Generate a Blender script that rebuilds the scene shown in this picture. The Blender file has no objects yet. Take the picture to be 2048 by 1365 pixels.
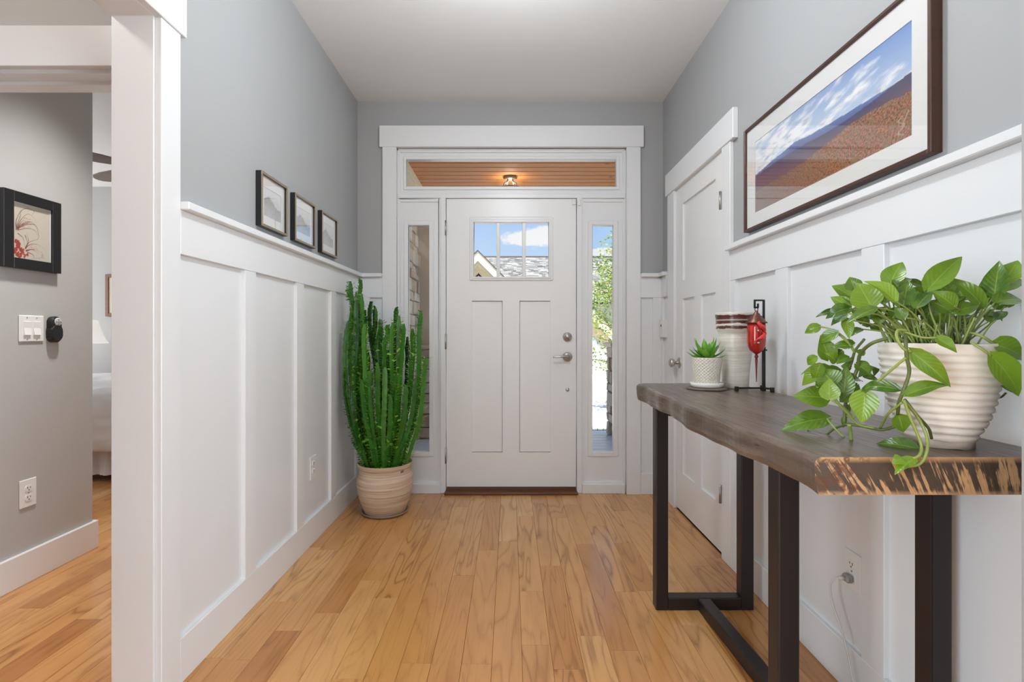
import bpy, bmesh, math, random
import numpy as np
from mathutils import Vector, Matrix, noise as mnoise

R = random.Random(7)
C = bpy.context.scene.collection
SC = bpy.context.scene
PI = math.pi

# ------------------------------------------------------------------ camera
F, CX, CY, EYE = 1010.0, 1020.0, 669.0, 1.115      # focal length / principal point in a 2048 x 1365 frame
cam = bpy.data.cameras.new('camera')
cam.sensor_fit = 'HORIZONTAL'; cam.sensor_width = 36.0
cam.lens = F / 2048 * 36.0
cam.shift_x = (1024 - CX) / 2048
cam.shift_y = (CY - 682.5) / 2048
cam.clip_start = 0.05; cam.clip_end = 300
camo = bpy.data.objects.new('camera', cam); C.objects.link(camo)
camo.location = (0, 0, EYE); camo.rotation_euler = (PI / 2, 0, 0)
SC.camera = camo

# ------------------------------------------------------------------ exposure, world, lights
SC.view_settings.view_transform = 'Standard'
SC.view_settings.look = 'None'
SC.view_settings.gamma = 1.0
SC.view_settings.use_curve_mapping = False
SC.view_settings.exposure = 0.0
SC.cycles.caustics_reflective = False
SC.cycles.caustics_refractive = False
SC.cycles.sample_clamp_indirect = 6.0
SC.cycles.transparent_max_bounces = 16

SKY_STRENGTH = 1.0
SUN_STRENGTH = 10.0
SUN_EL, SUN_AZ = 66.0, 200.0        # azimuth the light comes from, degrees clockwise from +Y
FILL_BACK, FILL_RIGHT, FILL_LEFT, WIN_BED = 48.0, 168.0, 205.0, 85.0
W = bpy.data.worlds.new('sky'); SC.world = W; W.use_nodes = True


def nset(n, **kw):
    for k, v in kw.items():
        if hasattr(n, k) and not k.startswith('i_'):
            setattr(n, k, v)
    return n


class NT:
    """small node-graph builder"""
    def __init__(s, tree):
        s.t = tree
    def new(s, typ, ins=None, **kw):
        n = s.t.nodes.new(typ)
        for k, v in kw.items():
            setattr(n, k, v)
        for k, v in (ins or {}).items():
            s.put(n.inputs[k], v)
        return n
    def put(s, sock, v):
        if hasattr(v, 'is_linked') or isinstance(v, bpy.types.NodeSocket):
            s.t.links.new(v, sock)
        else:
            sock.default_value = v
    def math(s, op, a, b=0.0, c=0.0, clamp=False):
        n = s.t.nodes.new('ShaderNodeMath'); n.operation = op; n.use_clamp = clamp
        s.put(n.inputs[0], a); s.put(n.inputs[1], b); s.put(n.inputs[2], c)
        return n.outputs[0]
    def vmath(s, op, a, b=(0, 0, 0)):
        n = s.t.nodes.new('ShaderNodeVectorMath'); n.operation = op
        s.put(n.inputs[0], a); s.put(n.inputs[1], b)
        return n.outputs[0]
    def mix(s, f, a, b, blend='MIX'):
        n = s.t.nodes.new('ShaderNodeMix'); n.data_type = 'RGBA'; n.blend_type = blend
        s.put(n.inputs[0], f); s.put(n.inputs[6], a); s.put(n.inputs[7], b)
        return n.outputs[2]
    def maprange(s, v, a, b, c=0.0, d=1.0, smooth=False):
        n = s.t.nodes.new('ShaderNodeMapRange')
        if smooth: n.interpolation_type = 'SMOOTHSTEP'
        for i, x in enumerate((v, a, b, c, d)):
            s.put(n.inputs[i], x)
        return n.outputs[0]
    def noise(s, vec, scale=5, detail=2, rough=0.5, dist=0.0):
        n = s.t.nodes.new('ShaderNodeTexNoise')
        s.put(n.inputs['Vector'], vec)
        n.inputs['Scale'].default_value = scale; n.inputs['Detail'].default_value = detail
        n.inputs['Roughness'].default_value = rough; n.inputs['Distortion'].default_value = dist
        return n.outputs['Fac']
    def ramp(s, fac, stops):
        n = s.t.nodes.new('ShaderNodeValToRGB'); s.put(n.inputs[0], fac)
        e = n.color_ramp.elements
        while len(e) < len(stops): e.new(0.5)
        for el, (p, c) in zip(e, stops):
            el.position = p; el.color = (*c, 1) if len(c) == 3 else c
        return n.outputs[0]


def col4(c): return (c[0], c[1], c[2], 1.0)


def srgb(r, g, b):
    f = lambda v: (v / 255 / 12.92) if v / 255 <= 0.04045 else ((v / 255 + 0.055) / 1.055) ** 2.4
    return (f(r), f(g), f(b))


def build_world():
    t = W.node_tree; t.nodes.clear(); n = NT(t)
    d = n.new('ShaderNodeTexCoord').outputs['Generated']
    sep = n.new('ShaderNodeSeparateXYZ', {0: d})
    z = sep.outputs[2]
    base = n.ramp(n.maprange(z, -0.05, 1.0), [(0.0, (0.60, 0.76, 0.90)), (0.12, (0.54, 0.72, 0.93)),
                                             (0.25, (0.43, 0.64, 0.97)), (0.5, (0.30, 0.52, 0.93)), (1.0, (0.16, 0.34, 0.80))])
    # scattered cumulus: flattened noise all over the sky
    fl = n.vmath('MULTIPLY', d, (3.0, 3.0, 9.0))
    nz = n.noise(n.vmath('ADD', fl, (4.3, 1.7, 8.8)), 1.0, 6, 0.55)
    gen = n.maprange(nz, 0.60, 0.70, smooth=True)
    mask = n.math('MULTIPLY', gen, n.maprange(z, 0.05, 0.2))
    wob = n.noise(n.vmath('MULTIPLY', d, (30.0, 30.0, 45.0)), 1.0, 4, 0.6)
    for (cx, cz, rx, rz) in ((0.035, 0.190, 0.060, 0.016), (0.066, 0.197, 0.045, 0.020), (-0.30, 0.26, 0.12, 0.03),
                             (0.30, 0.22, 0.09, 0.022), (0.18, 0.16, 0.03, 0.012), (-0.55, 0.20, 0.10, 0.03)):
        l = math.sqrt(1 + cx * cx + cz * cz)
        c = (cx / l, 1 / l, cz / l)
        q = n.vmath('MULTIPLY', n.vmath('SUBTRACT', d, c), (1 / rx, 1 / rx, 1 / rz))
        ln = n.t.nodes.new('ShaderNodeVectorMath'); ln.operation = 'LENGTH'; n.put(ln.inputs[0], q)
        e = n.math('ADD', ln.outputs['Value'], n.math('MULTIPLY', n.math('SUBTRACT', wob, 0.5), 1.1))
        mask = n.math('MAXIMUM', mask, n.maprange(e, 1.05, 0.75, smooth=True))
    colr = n.mix(mask, base, (0.93, 0.93, 0.96, 1))
    bg = n.new('ShaderNodeBackground', {0: colr, 1: SKY_STRENGTH})
    out = n.new('ShaderNodeOutputWorld'); t.links.new(bg.outputs[0], out.inputs[0])


build_world()


def light(name, kind, loc, energy, color=(1, 1, 1), rot=(0, 0, 0), **kw):
    l = bpy.data.lights.new(name, kind); l.energy = energy; l.color = color
    for k, v in kw.items(): setattr(l, k, v)
    o = bpy.data.objects.new(name, l); C.objects.link(o)
    o.location = loc; o.rotation_euler = rot
    return o


_az, _el = math.radians(SUN_AZ), math.radians(SUN_EL)
sun_dir = Vector((math.sin(_az) * math.cos(_el), math.cos(_az) * math.cos(_el), math.sin(_el)))
so = light('sun', 'SUN', (0, 0, 20), SUN_STRENGTH, (1.0, 0.96, 0.89), angle=0.01)
so.rotation_euler = sun_dir.to_track_quat('Z', 'Y').to_euler()
# three added fill lights behind the camera; daylight at the unseen bedroom window
FILL_COL = (0.83, 0.93, 1.0)
light('fill_back_light', 'AREA', (0.0, -5.42, 1.35), FILL_BACK, FILL_COL, (PI / 2, 0, 0),
      shape='RECTANGLE', size=3.4, size_y=2.0)
light('fill_right_light', 'AREA', (3.42, -2.2, 1.35), FILL_RIGHT, FILL_COL, (0, PI / 2, 0),
      shape='RECTANGLE', size=2.0, size_y=2.2)
light('fill_left_light', 'AREA', (-3.42, -2.2, 1.35), FILL_LEFT, FILL_COL, (0, -PI / 2, 0),
      shape='RECTANGLE', size=2.0, size_y=2.2)
light('daylight_bedroom_window', 'AREA', (-6.42, 4.1, 1.45), WIN_BED, (0.98, 0.99, 1.0), (0, -PI / 2, 0),
      shape='RECTANGLE', size=1.6, size_y=2.2)


# ------------------------------------------------------------------ helpers
def P(px, py, Y):
    """point at depth Y on the sight line of a photograph pixel"""
    return Vector(((px - CX) * Y / F, Y, EYE - (py - CY) * Y / F))


def PX(px, Y): return (px - CX) * Y / F
def PZ(py, Y): return EYE - (py - CY) * Y / F


ORG = {}


def tag(o, label=None, cat=None, group=None, kind=None):
    if label: o['label'] = label
    if cat: o['category'] = cat
    if group: o['group'] = group
    if kind: o['kind'] = kind
    return o


def thing(name, loc, label, cat, group=None):
    o = bpy.data.objects.new(name, None); C.objects.link(o)
    o.location = loc; o.empty_display_size = 0.05
    ORG[o] = Vector(loc)
    return tag(o, label, cat, group)


class MB:
    def __init__(s):
        s.v = []; s.f = []; s.m = []; s.sm = []
    def add(s, verts, faces, mi=0, smooth=False):
        b = len(s.v)
        s.v += [tuple(v) for v in verts]
        for f in faces:
            s.f.append([i + b for i in f]); s.m.append(mi); s.sm.append(smooth)
        return s
    def box(s, x0, x1, y0, y1, z0, z1, mi=0):
        if x0 > x1: x0, x1 = x1, x0
        if y0 > y1: y0, y1 = y1, y0
        if z0 > z1: z0, z1 = z1, z0
        v = [(x0, y0, z0), (x1, y0, z0), (x1, y1, z0), (x0, y1, z0), (x0, y0, z1), (x1, y0, z1), (x1, y1, z1), (x0, y1, z1)]
        return s.add(v, [(0, 3, 2, 1), (4, 5, 6, 7), (0, 1, 5, 4), (1, 2, 6, 5), (2, 3, 7, 6), (3, 0, 4, 7)], mi)
    def ring(s, x0, x1, z0, z1, hx0, hx1, hz0, hz1, y0, y1, mi=0):
        """rectangular frame in the XZ plane with a rectangular hole"""
        s.box(x0, hx0, y0, y1, z0, z1, mi); s.box(hx1, x1, y0, y1, z0, z1, mi)
        s.box(hx0, hx1, y0, y1, z0, hz0, mi); s.box(hx0, hx1, y0, y1, hz1, z1, mi)
        return s
    def ringx(s, y0, y1, z0, z1, hy0, hy1, hz0, hz1, x0, x1, mi=0):
        """rectangular frame in the YZ plane"""
        s.box(x0, x1, y0, hy0, z0, z1, mi); s.box(x0, x1, hy1, y1, z0, z1, mi)
        s.box(x0, x1, hy0, hy1, z0, hz0, mi); s.box(x0, x1, hy0, hy1, hz1, z1, mi)
        return s
    def lathe(s, prof, cx, cy, n=32, mi=0, smooth=True, wob=0.0, cap=True, seed=0):
        """prof: list of (r, z) or (r, z, material)"""
        b = []
        for k, p in enumerate(prof):
            for i in range(n):
                a = 2 * PI * i / n
                r = p[0]
                dz = wob * math.sin(3 * a + seed + k * 1.3) + wob * 0.6 * math.sin(7 * a + k * 2.1) if wob else 0
                b.append((cx + r * math.cos(a), cy + r * math.sin(a), p[1] + dz))
        base = len(s.v); s.v += b
        for k in range(len(prof) - 1):
            mm = prof[k][2] if len(prof[k]) > 2 else mi
            for i in range(n):
                j = (i + 1) % n
                s.f.append([base + k * n + i, base + k * n + j, base + (k + 1) * n + j, base + (k + 1) * n + i])
                s.m.append(mm); s.sm.append(smooth)
        if cap:
            if prof[0][0] > 1e-5:
                s.f.append([base + i for i in range(n)][::-1]); s.m.append(mi); s.sm.append(False)
            if prof[-1][0] > 1e-5:
                s.f.append([base + (len(prof) - 1) * n + i for i in range(n)]); s.m.append(prof[-1][2] if len(prof[-1]) > 2 else mi); s.sm.append(False)
        return s
    def tube(s, pts, rad, n=8, mi=0, smooth=True, cap=True, roll=0.0, ribs=None):
        pts = [Vector(p) for p in pts]
        rads = rad if isinstance(rad, (list, tuple)) else [rad] * len(pts)
        up = None; base = len(s.v); L = len(pts)
        for k, p in enumerate(pts):
            t = (pts[min(k + 1, L - 1)] - pts[max(k - 1, 0)]).normalized()
            if up is None:
                up = Vector((0, 0, 1)) if abs(t.z) < 0.9 else Vector((0, 1, 0))
            u = (up - t * up.dot(t)).normalized(); w = t.cross(u); up = u
            for i in range(n):
                a = 2 * PI * i / n + roll
                r = rads[k] * (ribs[i % len(ribs)] if ribs else 1.0)
                s.v.append(tuple(p + u * (r * math.cos(a)) + w * (r * math.sin(a))))
        for k in range(L - 1):
            for i in range(n):
                j = (i + 1) % n
                s.f.append([base + k * n + i, base + k * n + j, base + (k + 1) * n + j, base + (k + 1) * n + i])
                s.m.append(mi); s.sm.append(smooth)
        if cap:
            s.f.append([base + i for i in range(n)][::-1]); s.m.append(mi); s.sm.append(False)
            s.f.append([base + (L - 1) * n + i for i in range(n)]); s.m.append(mi); s.sm.append(False)
        return s
    def build(s, name, mat, parent=None, bevel=0.0, label=None, kind=None, segs=1):
        me = bpy.data.meshes.new(name)
        o = bpy.data.objects.new(name, me); C.objects.link(o)
        off = Vector((0, 0, 0))
        if parent is not None:
            o.parent = parent; off = ORG.get(parent, off)
        ORG[o] = off
        me.from_pydata([(v[0] - off.x, v[1] - off.y, v[2] - off.z) for v in s.v], [], s.f)
        mats = mat if isinstance(mat, (list, tuple)) else [mat]
        for mm in mats: me.materials.append(mm)
        me.polygons.foreach_set('material_index', s.m)
        me.polygons.foreach_set('use_smooth', s.sm)
        if bevel > 0:
            bm = bmesh.new(); bm.from_mesh(me)
            bmesh.ops.remove_doubles(bm, verts=bm.verts, dist=1e-6)
            ed = [e for e in bm.edges if len(e.link_faces) == 2 and e.calc_face_angle(0) > 0.6]
            bmesh.ops.bevel(bm, geom=ed, offset=bevel, segments=segs, profile=0.5, affect='EDGES', clamp_overlap=True)
            bm.to_mesh(me); bm.free()
        me.update()
        if label: o['label'] = label
        if kind: o['kind'] = kind
        return o


def one(name, mb, mat, label, cat, group=None, **kw):
    return tag(mb.build(name, mat, None, **kw), label, cat, group)


def struct(name, mb, mat, parent=None, **kw):
    o = mb.build(name, mat, parent, **kw)
    if parent is None: o['kind'] = 'structure'
    return o


def spline(pts, n=8):
    """Catmull-Rom through pts"""
    pts = [Vector(p) for p in pts]
    q = [pts[0] * 2 - pts[1]] + pts + [pts[-1] * 2 - pts[-2]]
    out = []
    for i in range(1, len(q) - 2):
        p0, p1, p2, p3 = q[i - 1], q[i], q[i + 1], q[i + 2]
        for k in range(n):
            t = k / n
            out.append(0.5 * ((2 * p1) + (p2 - p0) * t + (2 * p0 - 5 * p1 + 4 * p2 - p3) * t * t + (3 * p1 - p0 - 3 * p2 + p3) * t ** 3))
    out.append(pts[-1])
    return out


# ------------------------------------------------------------------ materials
def pmat(name, color, rough=0.5, metal=0.0, spec=0.5, coat=0.0, trans=0.0, emit=None, estr=0.0, sss=0.0):
    m = bpy.data.materials.new(name); m.use_nodes = True
    b = m.node_tree.nodes['Principled BSDF']
    b.inputs['Base Color'].default_value = col4(color)
    b.inputs['Roughness'].default_value = rough
    b.inputs['Metallic'].default_value = metal
    b.inputs['Specular IOR Level'].default_value = spec
    b.inputs['Coat Weight'].default_value = coat
    b.inputs['Transmission Weight'].default_value = trans
    if emit:
        b.inputs['Emission Color'].default_value = col4(emit); b.inputs['Emission Strength'].default_value = estr
    return m


def nodes_of(m):
    return NT(m.node_tree), m.node_tree.nodes['Principled BSDF']


def bump(n, b, h, strength=0.2, dist=0.01):
    bn = n.new('ShaderNodeBump', {'Height': h}); bn.inputs['Strength'].default_value = strength
    bn.inputs['Distance'].default_value = dist
    n.t.links.new(bn.outputs[0], b.inputs['Normal'])


def objco(n): return n.new('ShaderNodeTexCoord').outputs['Object']
def geopos(n): return n.new('ShaderNodeNewGeometry').outputs['Position']


def painted(name, color, rough, amp=0.012, scale=60):
    m = pmat(name, color, rough); n, b = nodes_of(m)
    p = geopos(n)
    v = n.noise(p, 1.3, 2)
    f = n.maprange(v, 0.3, 0.7, 1 - amp, 1 + amp)
    n.put(b.inputs['Base Color'], n.mix(1.0, col4(color), f, 'MULTIPLY'))
    bump(n, b, n.noise(p, scale, 3), 0.06, 0.004)
    return m


M = {}
M['white'] = painted('white_satin_trim_paint', (0.795, 0.805, 0.82), 0.32)
M['panel'] = painted('white_wainscot_paint', (0.785, 0.795, 0.81), 0.30)
M['grey'] = painted('grey_wall_paint', (0.385, 0.39, 0.395), 0.62, 0.01, 140)
M['hallgrey'] = painted('warm_grey_hall_paint', (0.48, 0.47, 0.46), 0.62, 0.01, 140)
M['ceil'] = painted('white_ceiling_paint', (0.85, 0.865, 0.88), 0.8, 0.008, 120)
M['bedwall'] = painted('pale_grey_bedroom_paint', (0.43, 0.43, 0.435), 0.65)
M['door'] = painted('white_door_paint', (0.83, 0.835, 0.84), 0.32)
M['black'] = pmat('black_frame_lacquer', (0.012, 0.012, 0.013), 0.35)
M['dark_gap'] = pmat('dark_joint', (0.03, 0.02, 0.012), 0.9)
M['nickel'] = pmat('satin_nickel', (0.55, 0.53, 0.51), 0.28, 1.0)
M['hinge'] = pmat('brushed_steel_hinge', (0.42, 0.41, 0.40), 0.4, 1.0)
M['plastic'] = pmat('white_plastic', (0.82, 0.81, 0.80), 0.35)
M['slot'] = pmat('dark_slot', (0.06, 0.055, 0.05), 0.6)
M['blackplastic'] = pmat('black_plastic', (0.015, 0.015, 0.017), 0.28)
M['silverplastic'] = pmat('silver_button_plastic', (0.5, 0.5, 0.5), 0.4)
M['steel'] = pmat('blackened_steel', (0.040, 0.033, 0.033), 0.38, 0.6)
M['iron'] = pmat('black_wrought_iron', (0.022, 0.02, 0.019), 0.5, 0.5)


def glass_mat(name, refl=1.0, tint=(1, 1, 1), rough=0.0, ior=1.45):
    m = bpy.data.materials.new(name); m.use_nodes = True
    t = m.node_tree; t.nodes.clear(); n = NT(t)
    bf_ = n.new('ShaderNodeNewGeometry').outputs['Backfacing']
    fr = n.new('ShaderNodeFresnel'); n.put(fr.inputs['IOR'], n.maprange(bf_, 0.0, 1.0, ior, 1 / ior))
    f = n.math('MULTIPLY', fr.outputs[0], refl, clamp=True)
    tr = n.new('ShaderNodeBsdfTransparent', {0: col4(tint)})
    gl = n.new('ShaderNodeBsdfGlossy', {'Color': (1, 1, 1, 1), 'Roughness': rough})
    mx = n.new('ShaderNodeMixShader', {0: f}); t.links.new(tr.outputs[0], mx.inputs[1]); t.links.new(gl.outputs[0], mx.inputs[2])
    out = n.new('ShaderNodeOutputMaterial'); t.links.new(mx.outputs[0], out.inputs[0])
    return m


M['glass'] = glass_mat('window_glass', 0.9, (0.97, 0.985, 0.98))
M['picglass'] = glass_mat('picture_glass', 1.3)


def wood_floor():
    m = pmat('hickory_plank', (0.5, 0.3, 0.15), 0.25); n, b = nodes_of(m)
    oi = n.new('ShaderNodeObjectInfo')
    sp = n.new('ShaderNodeSeparateColor', {0: oi.outputs['Color']})
    tone, seed, fig = sp.outputs[0], sp.outputs[1], sp.outputs[2]
    p = objco(n)
    off = n.new('ShaderNodeCombineXYZ', {0: n.math('MULTIPLY', seed, 37.0), 1: n.math('MULTIPLY', seed, 91.0), 2: n.math('MULTIPLY', seed, 13.0)})
    q = n.vmath('ADD', p, off.outputs[0])
    # cathedral figure: contour lines of a stretched noise field
    f1 = n.noise(n.vmath('MULTIPLY', q, (7.0, 0.75, 7.0)), 1.0, 2.5, 0.5, 0.3)
    rings = n.math('ABSOLUTE', n.math('SINE', n.math('MULTIPLY', f1, 38.0)))
    line = n.math('POWER', n.math('SUBTRACT', 1.0, rings), 2.2)
    pores = n.noise(n.vmath('MULTIPLY', q, (240.0, 6.0, 60.0)), 1.0, 3, 0.6)
    pore = n.maprange(pores, 0.52, 0.72)
    broad = n.noise(n.vmath('MULTIPLY', q, (9.0, 1.6, 5.0)), 1.0, 3, 0.55, 0.6)
    base = n.ramp(tone, [(0.0, srgb(172, 112, 60)), (0.35, srgb(200, 141, 80)), (0.7, srgb(213, 157, 96)), (1.0, srgb(224, 174, 114))])
    c = n.mix(n.maprange(broad, 0.46, 0.80, 0.0, 0.55), base, n.mix(1.0, base, (0.66, 0.56, 0.47, 1), 'MULTIPLY'))
    amt = n.math('MULTIPLY', line, n.maprange(fig, 0.0, 1.0, 0.18, 0.85))
    c = n.mix(amt, c, n.mix(1.0, base, (0.46, 0.36, 0.27, 1), 'MULTIPLY'))
    c = n.mix(n.math('MULTIPLY', pore, n.math('ADD', 0.12, n.math('MULTIPLY', line, 0.35))), c, col4(srgb(96, 58, 30)))
    kn = n.noise(n.vmath('MULTIPLY', q, (16.0, 4.5, 5.0)), 1.0, 1.5, 0.5)
    c = n.mix(n.maprange(kn, 0.76, 0.82, 0, 0.8), c, col4(srgb(74, 44, 24)))
    n.put(b.inputs['Base Color'], c)
    n.put(b.inputs['Roughness'], n.math('ADD', 0.14, n.math('MULTIPLY', pores, 0.10)))
    b.inputs['Specular IOR Level'].default_value = 0.5
    b.inputs['Coat Weight'].default_value = 0.15; b.inputs['Coat Roughness'].default_value = 0.10
    bump(n, b, n.math('ADD', n.math('MULTIPLY', line, -0.25), n.math('ADD', n.math('MULTIPLY', pore, -0.5), n.math('MULTIPLY', broad, 1.2))), 0.08, 0.004)
    return m


M['floor'] = wood_floor()


def streak_wood(name, c0, c1, stretch=(6, 60, 60), rough=0.6, seed=(0, 0, 0), knots=False):
    m = pmat(name, c0, rough); n, b = nodes_of(m)
    oi = n.new('ShaderNodeObjectInfo')
    p = n.vmath('ADD', geopos(n), seed)
    rnd = n.new('ShaderNodeCombineXYZ', {0: n.math('MULTIPLY', oi.outputs['Random'], 30.0), 1: 0.0, 2: 0.0})
    p = n.vmath('ADD', p, rnd.outputs[0])
    v = n.noise(n.vmath('MULTIPLY', p, stretch), 1.0, 4, 0.6, 0.4)
    c = n.mix(n.maprange(v, 0.3, 0.72), col4(c0), col4(c1))
    c = n.mix(0.25, c, n.mix(oi.outputs['Random'], col4(c0), col4(c1)))
    if knots:
        k = n.noise(n.vmath('MULTIPLY', p, (5.5, 11, 11)), 1.0, 1, 0.5)
        c = n.mix(n.maprange(k, 0.74, 0.80), c, col4((c0[0] * 0.3, c0[1] * 0.25, c0[2] * 0.2)))
    n.put(b.inputs['Base Color'], c)
    bump(n, b, v, 0.15, 0.004)
    return m


M['cedar'] = streak_wood('cedar_ceiling_board', srgb(220, 142, 62), srgb(190, 110, 40), (3, 50, 50), 0.75, knots=True)
M['deck'] = streak_wood('blue_grey_deck_board', srgb(234, 240, 248), srgb(214, 224, 236), (2.5, 60, 60), 0.28)
M['threshold'] = streak_wood('dark_oak_threshold', srgb(112, 72, 38), srgb(78, 48, 24), (4, 60, 60), 0.4)


def table_wood():
    m = pmat('dark_stained_slab', (0.15, 0.12, 0.10), 0.33); n, b = nodes_of(m)
    p = geopos(n)
    v = n.noise(n.vmath('MULTIPLY', p, (26, 2.2, 26)), 1.0, 4, 0.6, 0.6)
    fine = n.noise(n.vmath('MULTIPLY', p, (170, 7, 170)), 1.0, 3, 0.6)
    pat = n.noise(p, 5.0, 3, 0.6)
    c = n.ramp(v, [(0.28, srgb(68, 55, 46)), (0.5, srgb(96, 81, 70)), (0.72, srgb(122, 106, 93))])
    c = n.mix(n.maprange(fine, 0.5, 0.75, 0, 0.5), c, col4(srgb(62, 49, 40)))
    c = n.mix(n.maprange(pat, 0.5, 0.75, 0, 0.45), c, col4(srgb(110, 101, 94)))
    ck = n.noise(n.vmath('MULTIPLY', p, (60, 4.5, 60)), 1.0, 2, 0.5)
    c = n.mix(n.maprange(ck, 0.73, 0.78, 0, 0.9), c, col4(srgb(34, 26, 20)))
    n.put(b.inputs['Base Color'], c)
    n.put(b.inputs['Roughness'], n.maprange(fine, 0.3, 0.7, 0.26, 0.42))
    bump(n, b, n.math('ADD', v, n.math('MULTIPLY', fine, 0.5)), 0.25, 0.003)
    return m


M['slab'] = table_wood()


def end_wood():
    m = pmat('rough_sawn_slab_end', (0.45, 0.28, 0.15), 0.7); n, b = nodes_of(m)
    p = geopos(n)
    base = n.mix(n.noise(p, 30, 4, 0.65), col4(srgb(150, 112, 76)), col4(srgb(206, 164, 120)))
    # charred saw marks: slanted streaks, changing slant from patch to patch
    sep = n.new('ShaderNodeSeparateXYZ', {0: p})
    x, z = sep.outputs[0], sep.outputs[2]
    sl = n.maprange(x, 0.52, 0.95, 0.75, 0.10)
    zr = n.math('SUBTRACT', z, 0.866)
    u = n.math('ADD', x, n.math('MULTIPLY', zr, sl))
    w = n.math('SUBTRACT', zr, n.math('MULTIPLY', x, 0.2))
    v1 = n.new('ShaderNodeCombineXYZ', {0: n.math('MULTIPLY', u, 85.0), 1: 0.0, 2: n.math('MULTIPLY', w, 8.0)})
    s1 = n.noise(v1.outputs[0], 1.0, 4, 0.62, 0.5)
    v2 = n.new('ShaderNodeCombineXYZ', {0: n.math('MULTIPLY', u, 22.0), 1: 3.0, 2: n.math('MULTIPLY', w, 14.0)})
    s2 = n.noise(v2.outputs[0], 1.0, 3, 0.6)
    f = n.math('ADD', n.math('MULTIPLY', s1, 0.75), n.math('MULTIPLY', s2, 0.5))
    edge = n.math('MINIMUM', n.maprange(z, 0.832, 0.842), n.maprange(z, 0.899, 0.889))
    k = n.math('MULTIPLY', n.maprange(f, 0.575, 0.625), n.math('MULTIPLY', edge, 0.92))
    c = n.mix(k, base, n.mix(s2, col4(srgb(24, 20, 18)), col4(srgb(60, 52, 47))))
    v3 = n.new('ShaderNodeCombineXYZ', {0: n.math('MULTIPLY', x, 40.0), 1: 9.0, 2: n.math('MULTIPLY', z, 40.0)})
    rk = n.noise(v3.outputs[0], 1.0, 3, 0.6, 1.5)
    red = n.math('MULTIPLY', n.maprange(x, 0.66, 0.60), n.maprange(rk, 0.5, 0.6))
    c = n.mix(n.math('MULTIPLY', red, 0.8), c, col4(srgb(84, 46, 24)))
    n.put(b.inputs['Base Color'], c)
    bump(n, b, n.math('SUBTRACT', s1, n.math('MULTIPLY', k, 0.4)), 0.6, 0.004)
    return m


M['slab_end'] = end_wood()


def stone_mat():
    m = pmat('ledge_stone', (0.4, 0.33, 0.28), 0.85); n, b = nodes_of(m)
    oi = n.new('ShaderNodeObjectInfo'); p = geopos(n)
    a = n.ramp(oi.outputs['Random'], [(0.0, srgb(196, 170, 146)), (0.3, srgb(222, 206, 188)), (0.55, srgb(206, 172, 150)), (0.8, srgb(234, 224, 210)), (1.0, srgb(186, 172, 162))])
    v = n.noise(p, 14, 4, 0.6)
    c = n.mix(n.maprange(v, 0.35, 0.7, 0, 0.5), a, n.mix(1.0, a, (0.55, 0.52, 0.5, 1), 'MULTIPLY'))
    n.put(b.inputs['Base Color'], c); bump(n, b, n.noise(p, 45, 5, 0.65), 0.7, 0.01)
    return m


M['stone'] = stone_mat()
M['mortar'] = pmat('grey_brown_mortar', srgb(120, 110, 100), 0.95)  # one even grey-brown mortar colour
M['tanpost'] = painted('tan_painted_post', srgb(226, 208, 186), 0.6)
M['soffit'] = painted('cream_trim_board', srgb(226, 216, 198), 0.6)
M['bronze'] = pmat('aged_bronze', srgb(120, 98, 76), 0.45, 0.6)
M['frosted'] = pmat('frosted_lamp_glass', (0.9, 0.85, 0.75), 0.5, emit=(1.0, 0.9, 0.7), estr=2.5)

# ------------------------------------------------------------------ structure dimensions
XL, XR, YB, H = -1.066, 1.070, 3.53, 2.743
XO = -1.190                       # far face of the left wall
RAIL_B, RAIL_T, CAP_T = 1.370, 1.512, 1.538
BASE_H = 0.145

# floor -------------------------------------------------------------------------
fl = MB()
fl.box(-6.6, 3.6, -5.7, YB + 0.16, -0.10, -0.013)
fl.box(-6.6, XO + 0.1, YB + 0.16, 5.75, -0.10, -0.013)
floor = struct('floor', fl, M['dark_gap'])


def plank_mesh(w, l):
    b = MB(); g = 0.00025; h = 0.0015
    x, y = w / 2 - g, l / 2 - g
    xi, yi = x - 0.0006, y - 0.0006
    v = [(-x, -y, -h), (x, -y, -h), (x, y, -h), (-x, y, -h), (-xi, -yi, 0), (xi, -yi, 0), (xi, yi, 0), (-xi, yi, 0),
         (-x, -y, -0.012), (x, -y, -0.012), (x, y, -0.012), (-x, y, -0.012)]
    b.add(v, [(4, 5, 6, 7), (0, 1, 5, 4), (1, 2, 6, 5), (2, 3, 7, 6), (3, 0, 4, 7), (8, 9, 1, 0), (9, 10, 2, 1), (10, 11, 3, 2), (11, 8, 0, 3)])
    return b


def plank_field(x0, x1, y0, y1, w, rnd, joined=None):
    ncol = int(round((x1 - x0) / w)); w = (x1 - x0) / ncol; cnt = 0
    for i in range(ncol):
        cx = x0 + (i + 0.5) * w
        y = y0 - rnd.uniform(0.0, 0.8)
        while y < y1:
            l = rnd.choice([0.38, 0.5, 0.62, 0.75, 0.9, 1.05, 1.2])
            a, bb = max(y, y0), min(y + l, y1)
            y += l
            if bb - a < 0.02: continue
            if joined is not None:
                pm = plank_mesh(w, bb - a)
                joined.add([(v[0] + cx, v[1] + (a + bb) / 2, v[2]) for v in pm.v], pm.f)
                continue
            o = plank_mesh(w, bb - a).build('plank', M['floor'], floor)
            o.location = (cx, (a + bb) / 2, 0)
            t = rnd.random()
            tone = min(1, max(0, rnd.gauss(0.55, 0.16)))
            if t < 0.06: tone = rnd.uniform(0, 0.2)
            o.color = (tone, rnd.random(), rnd.random() ** 2.0, 1)
            cnt += 1
    return cnt


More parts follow.
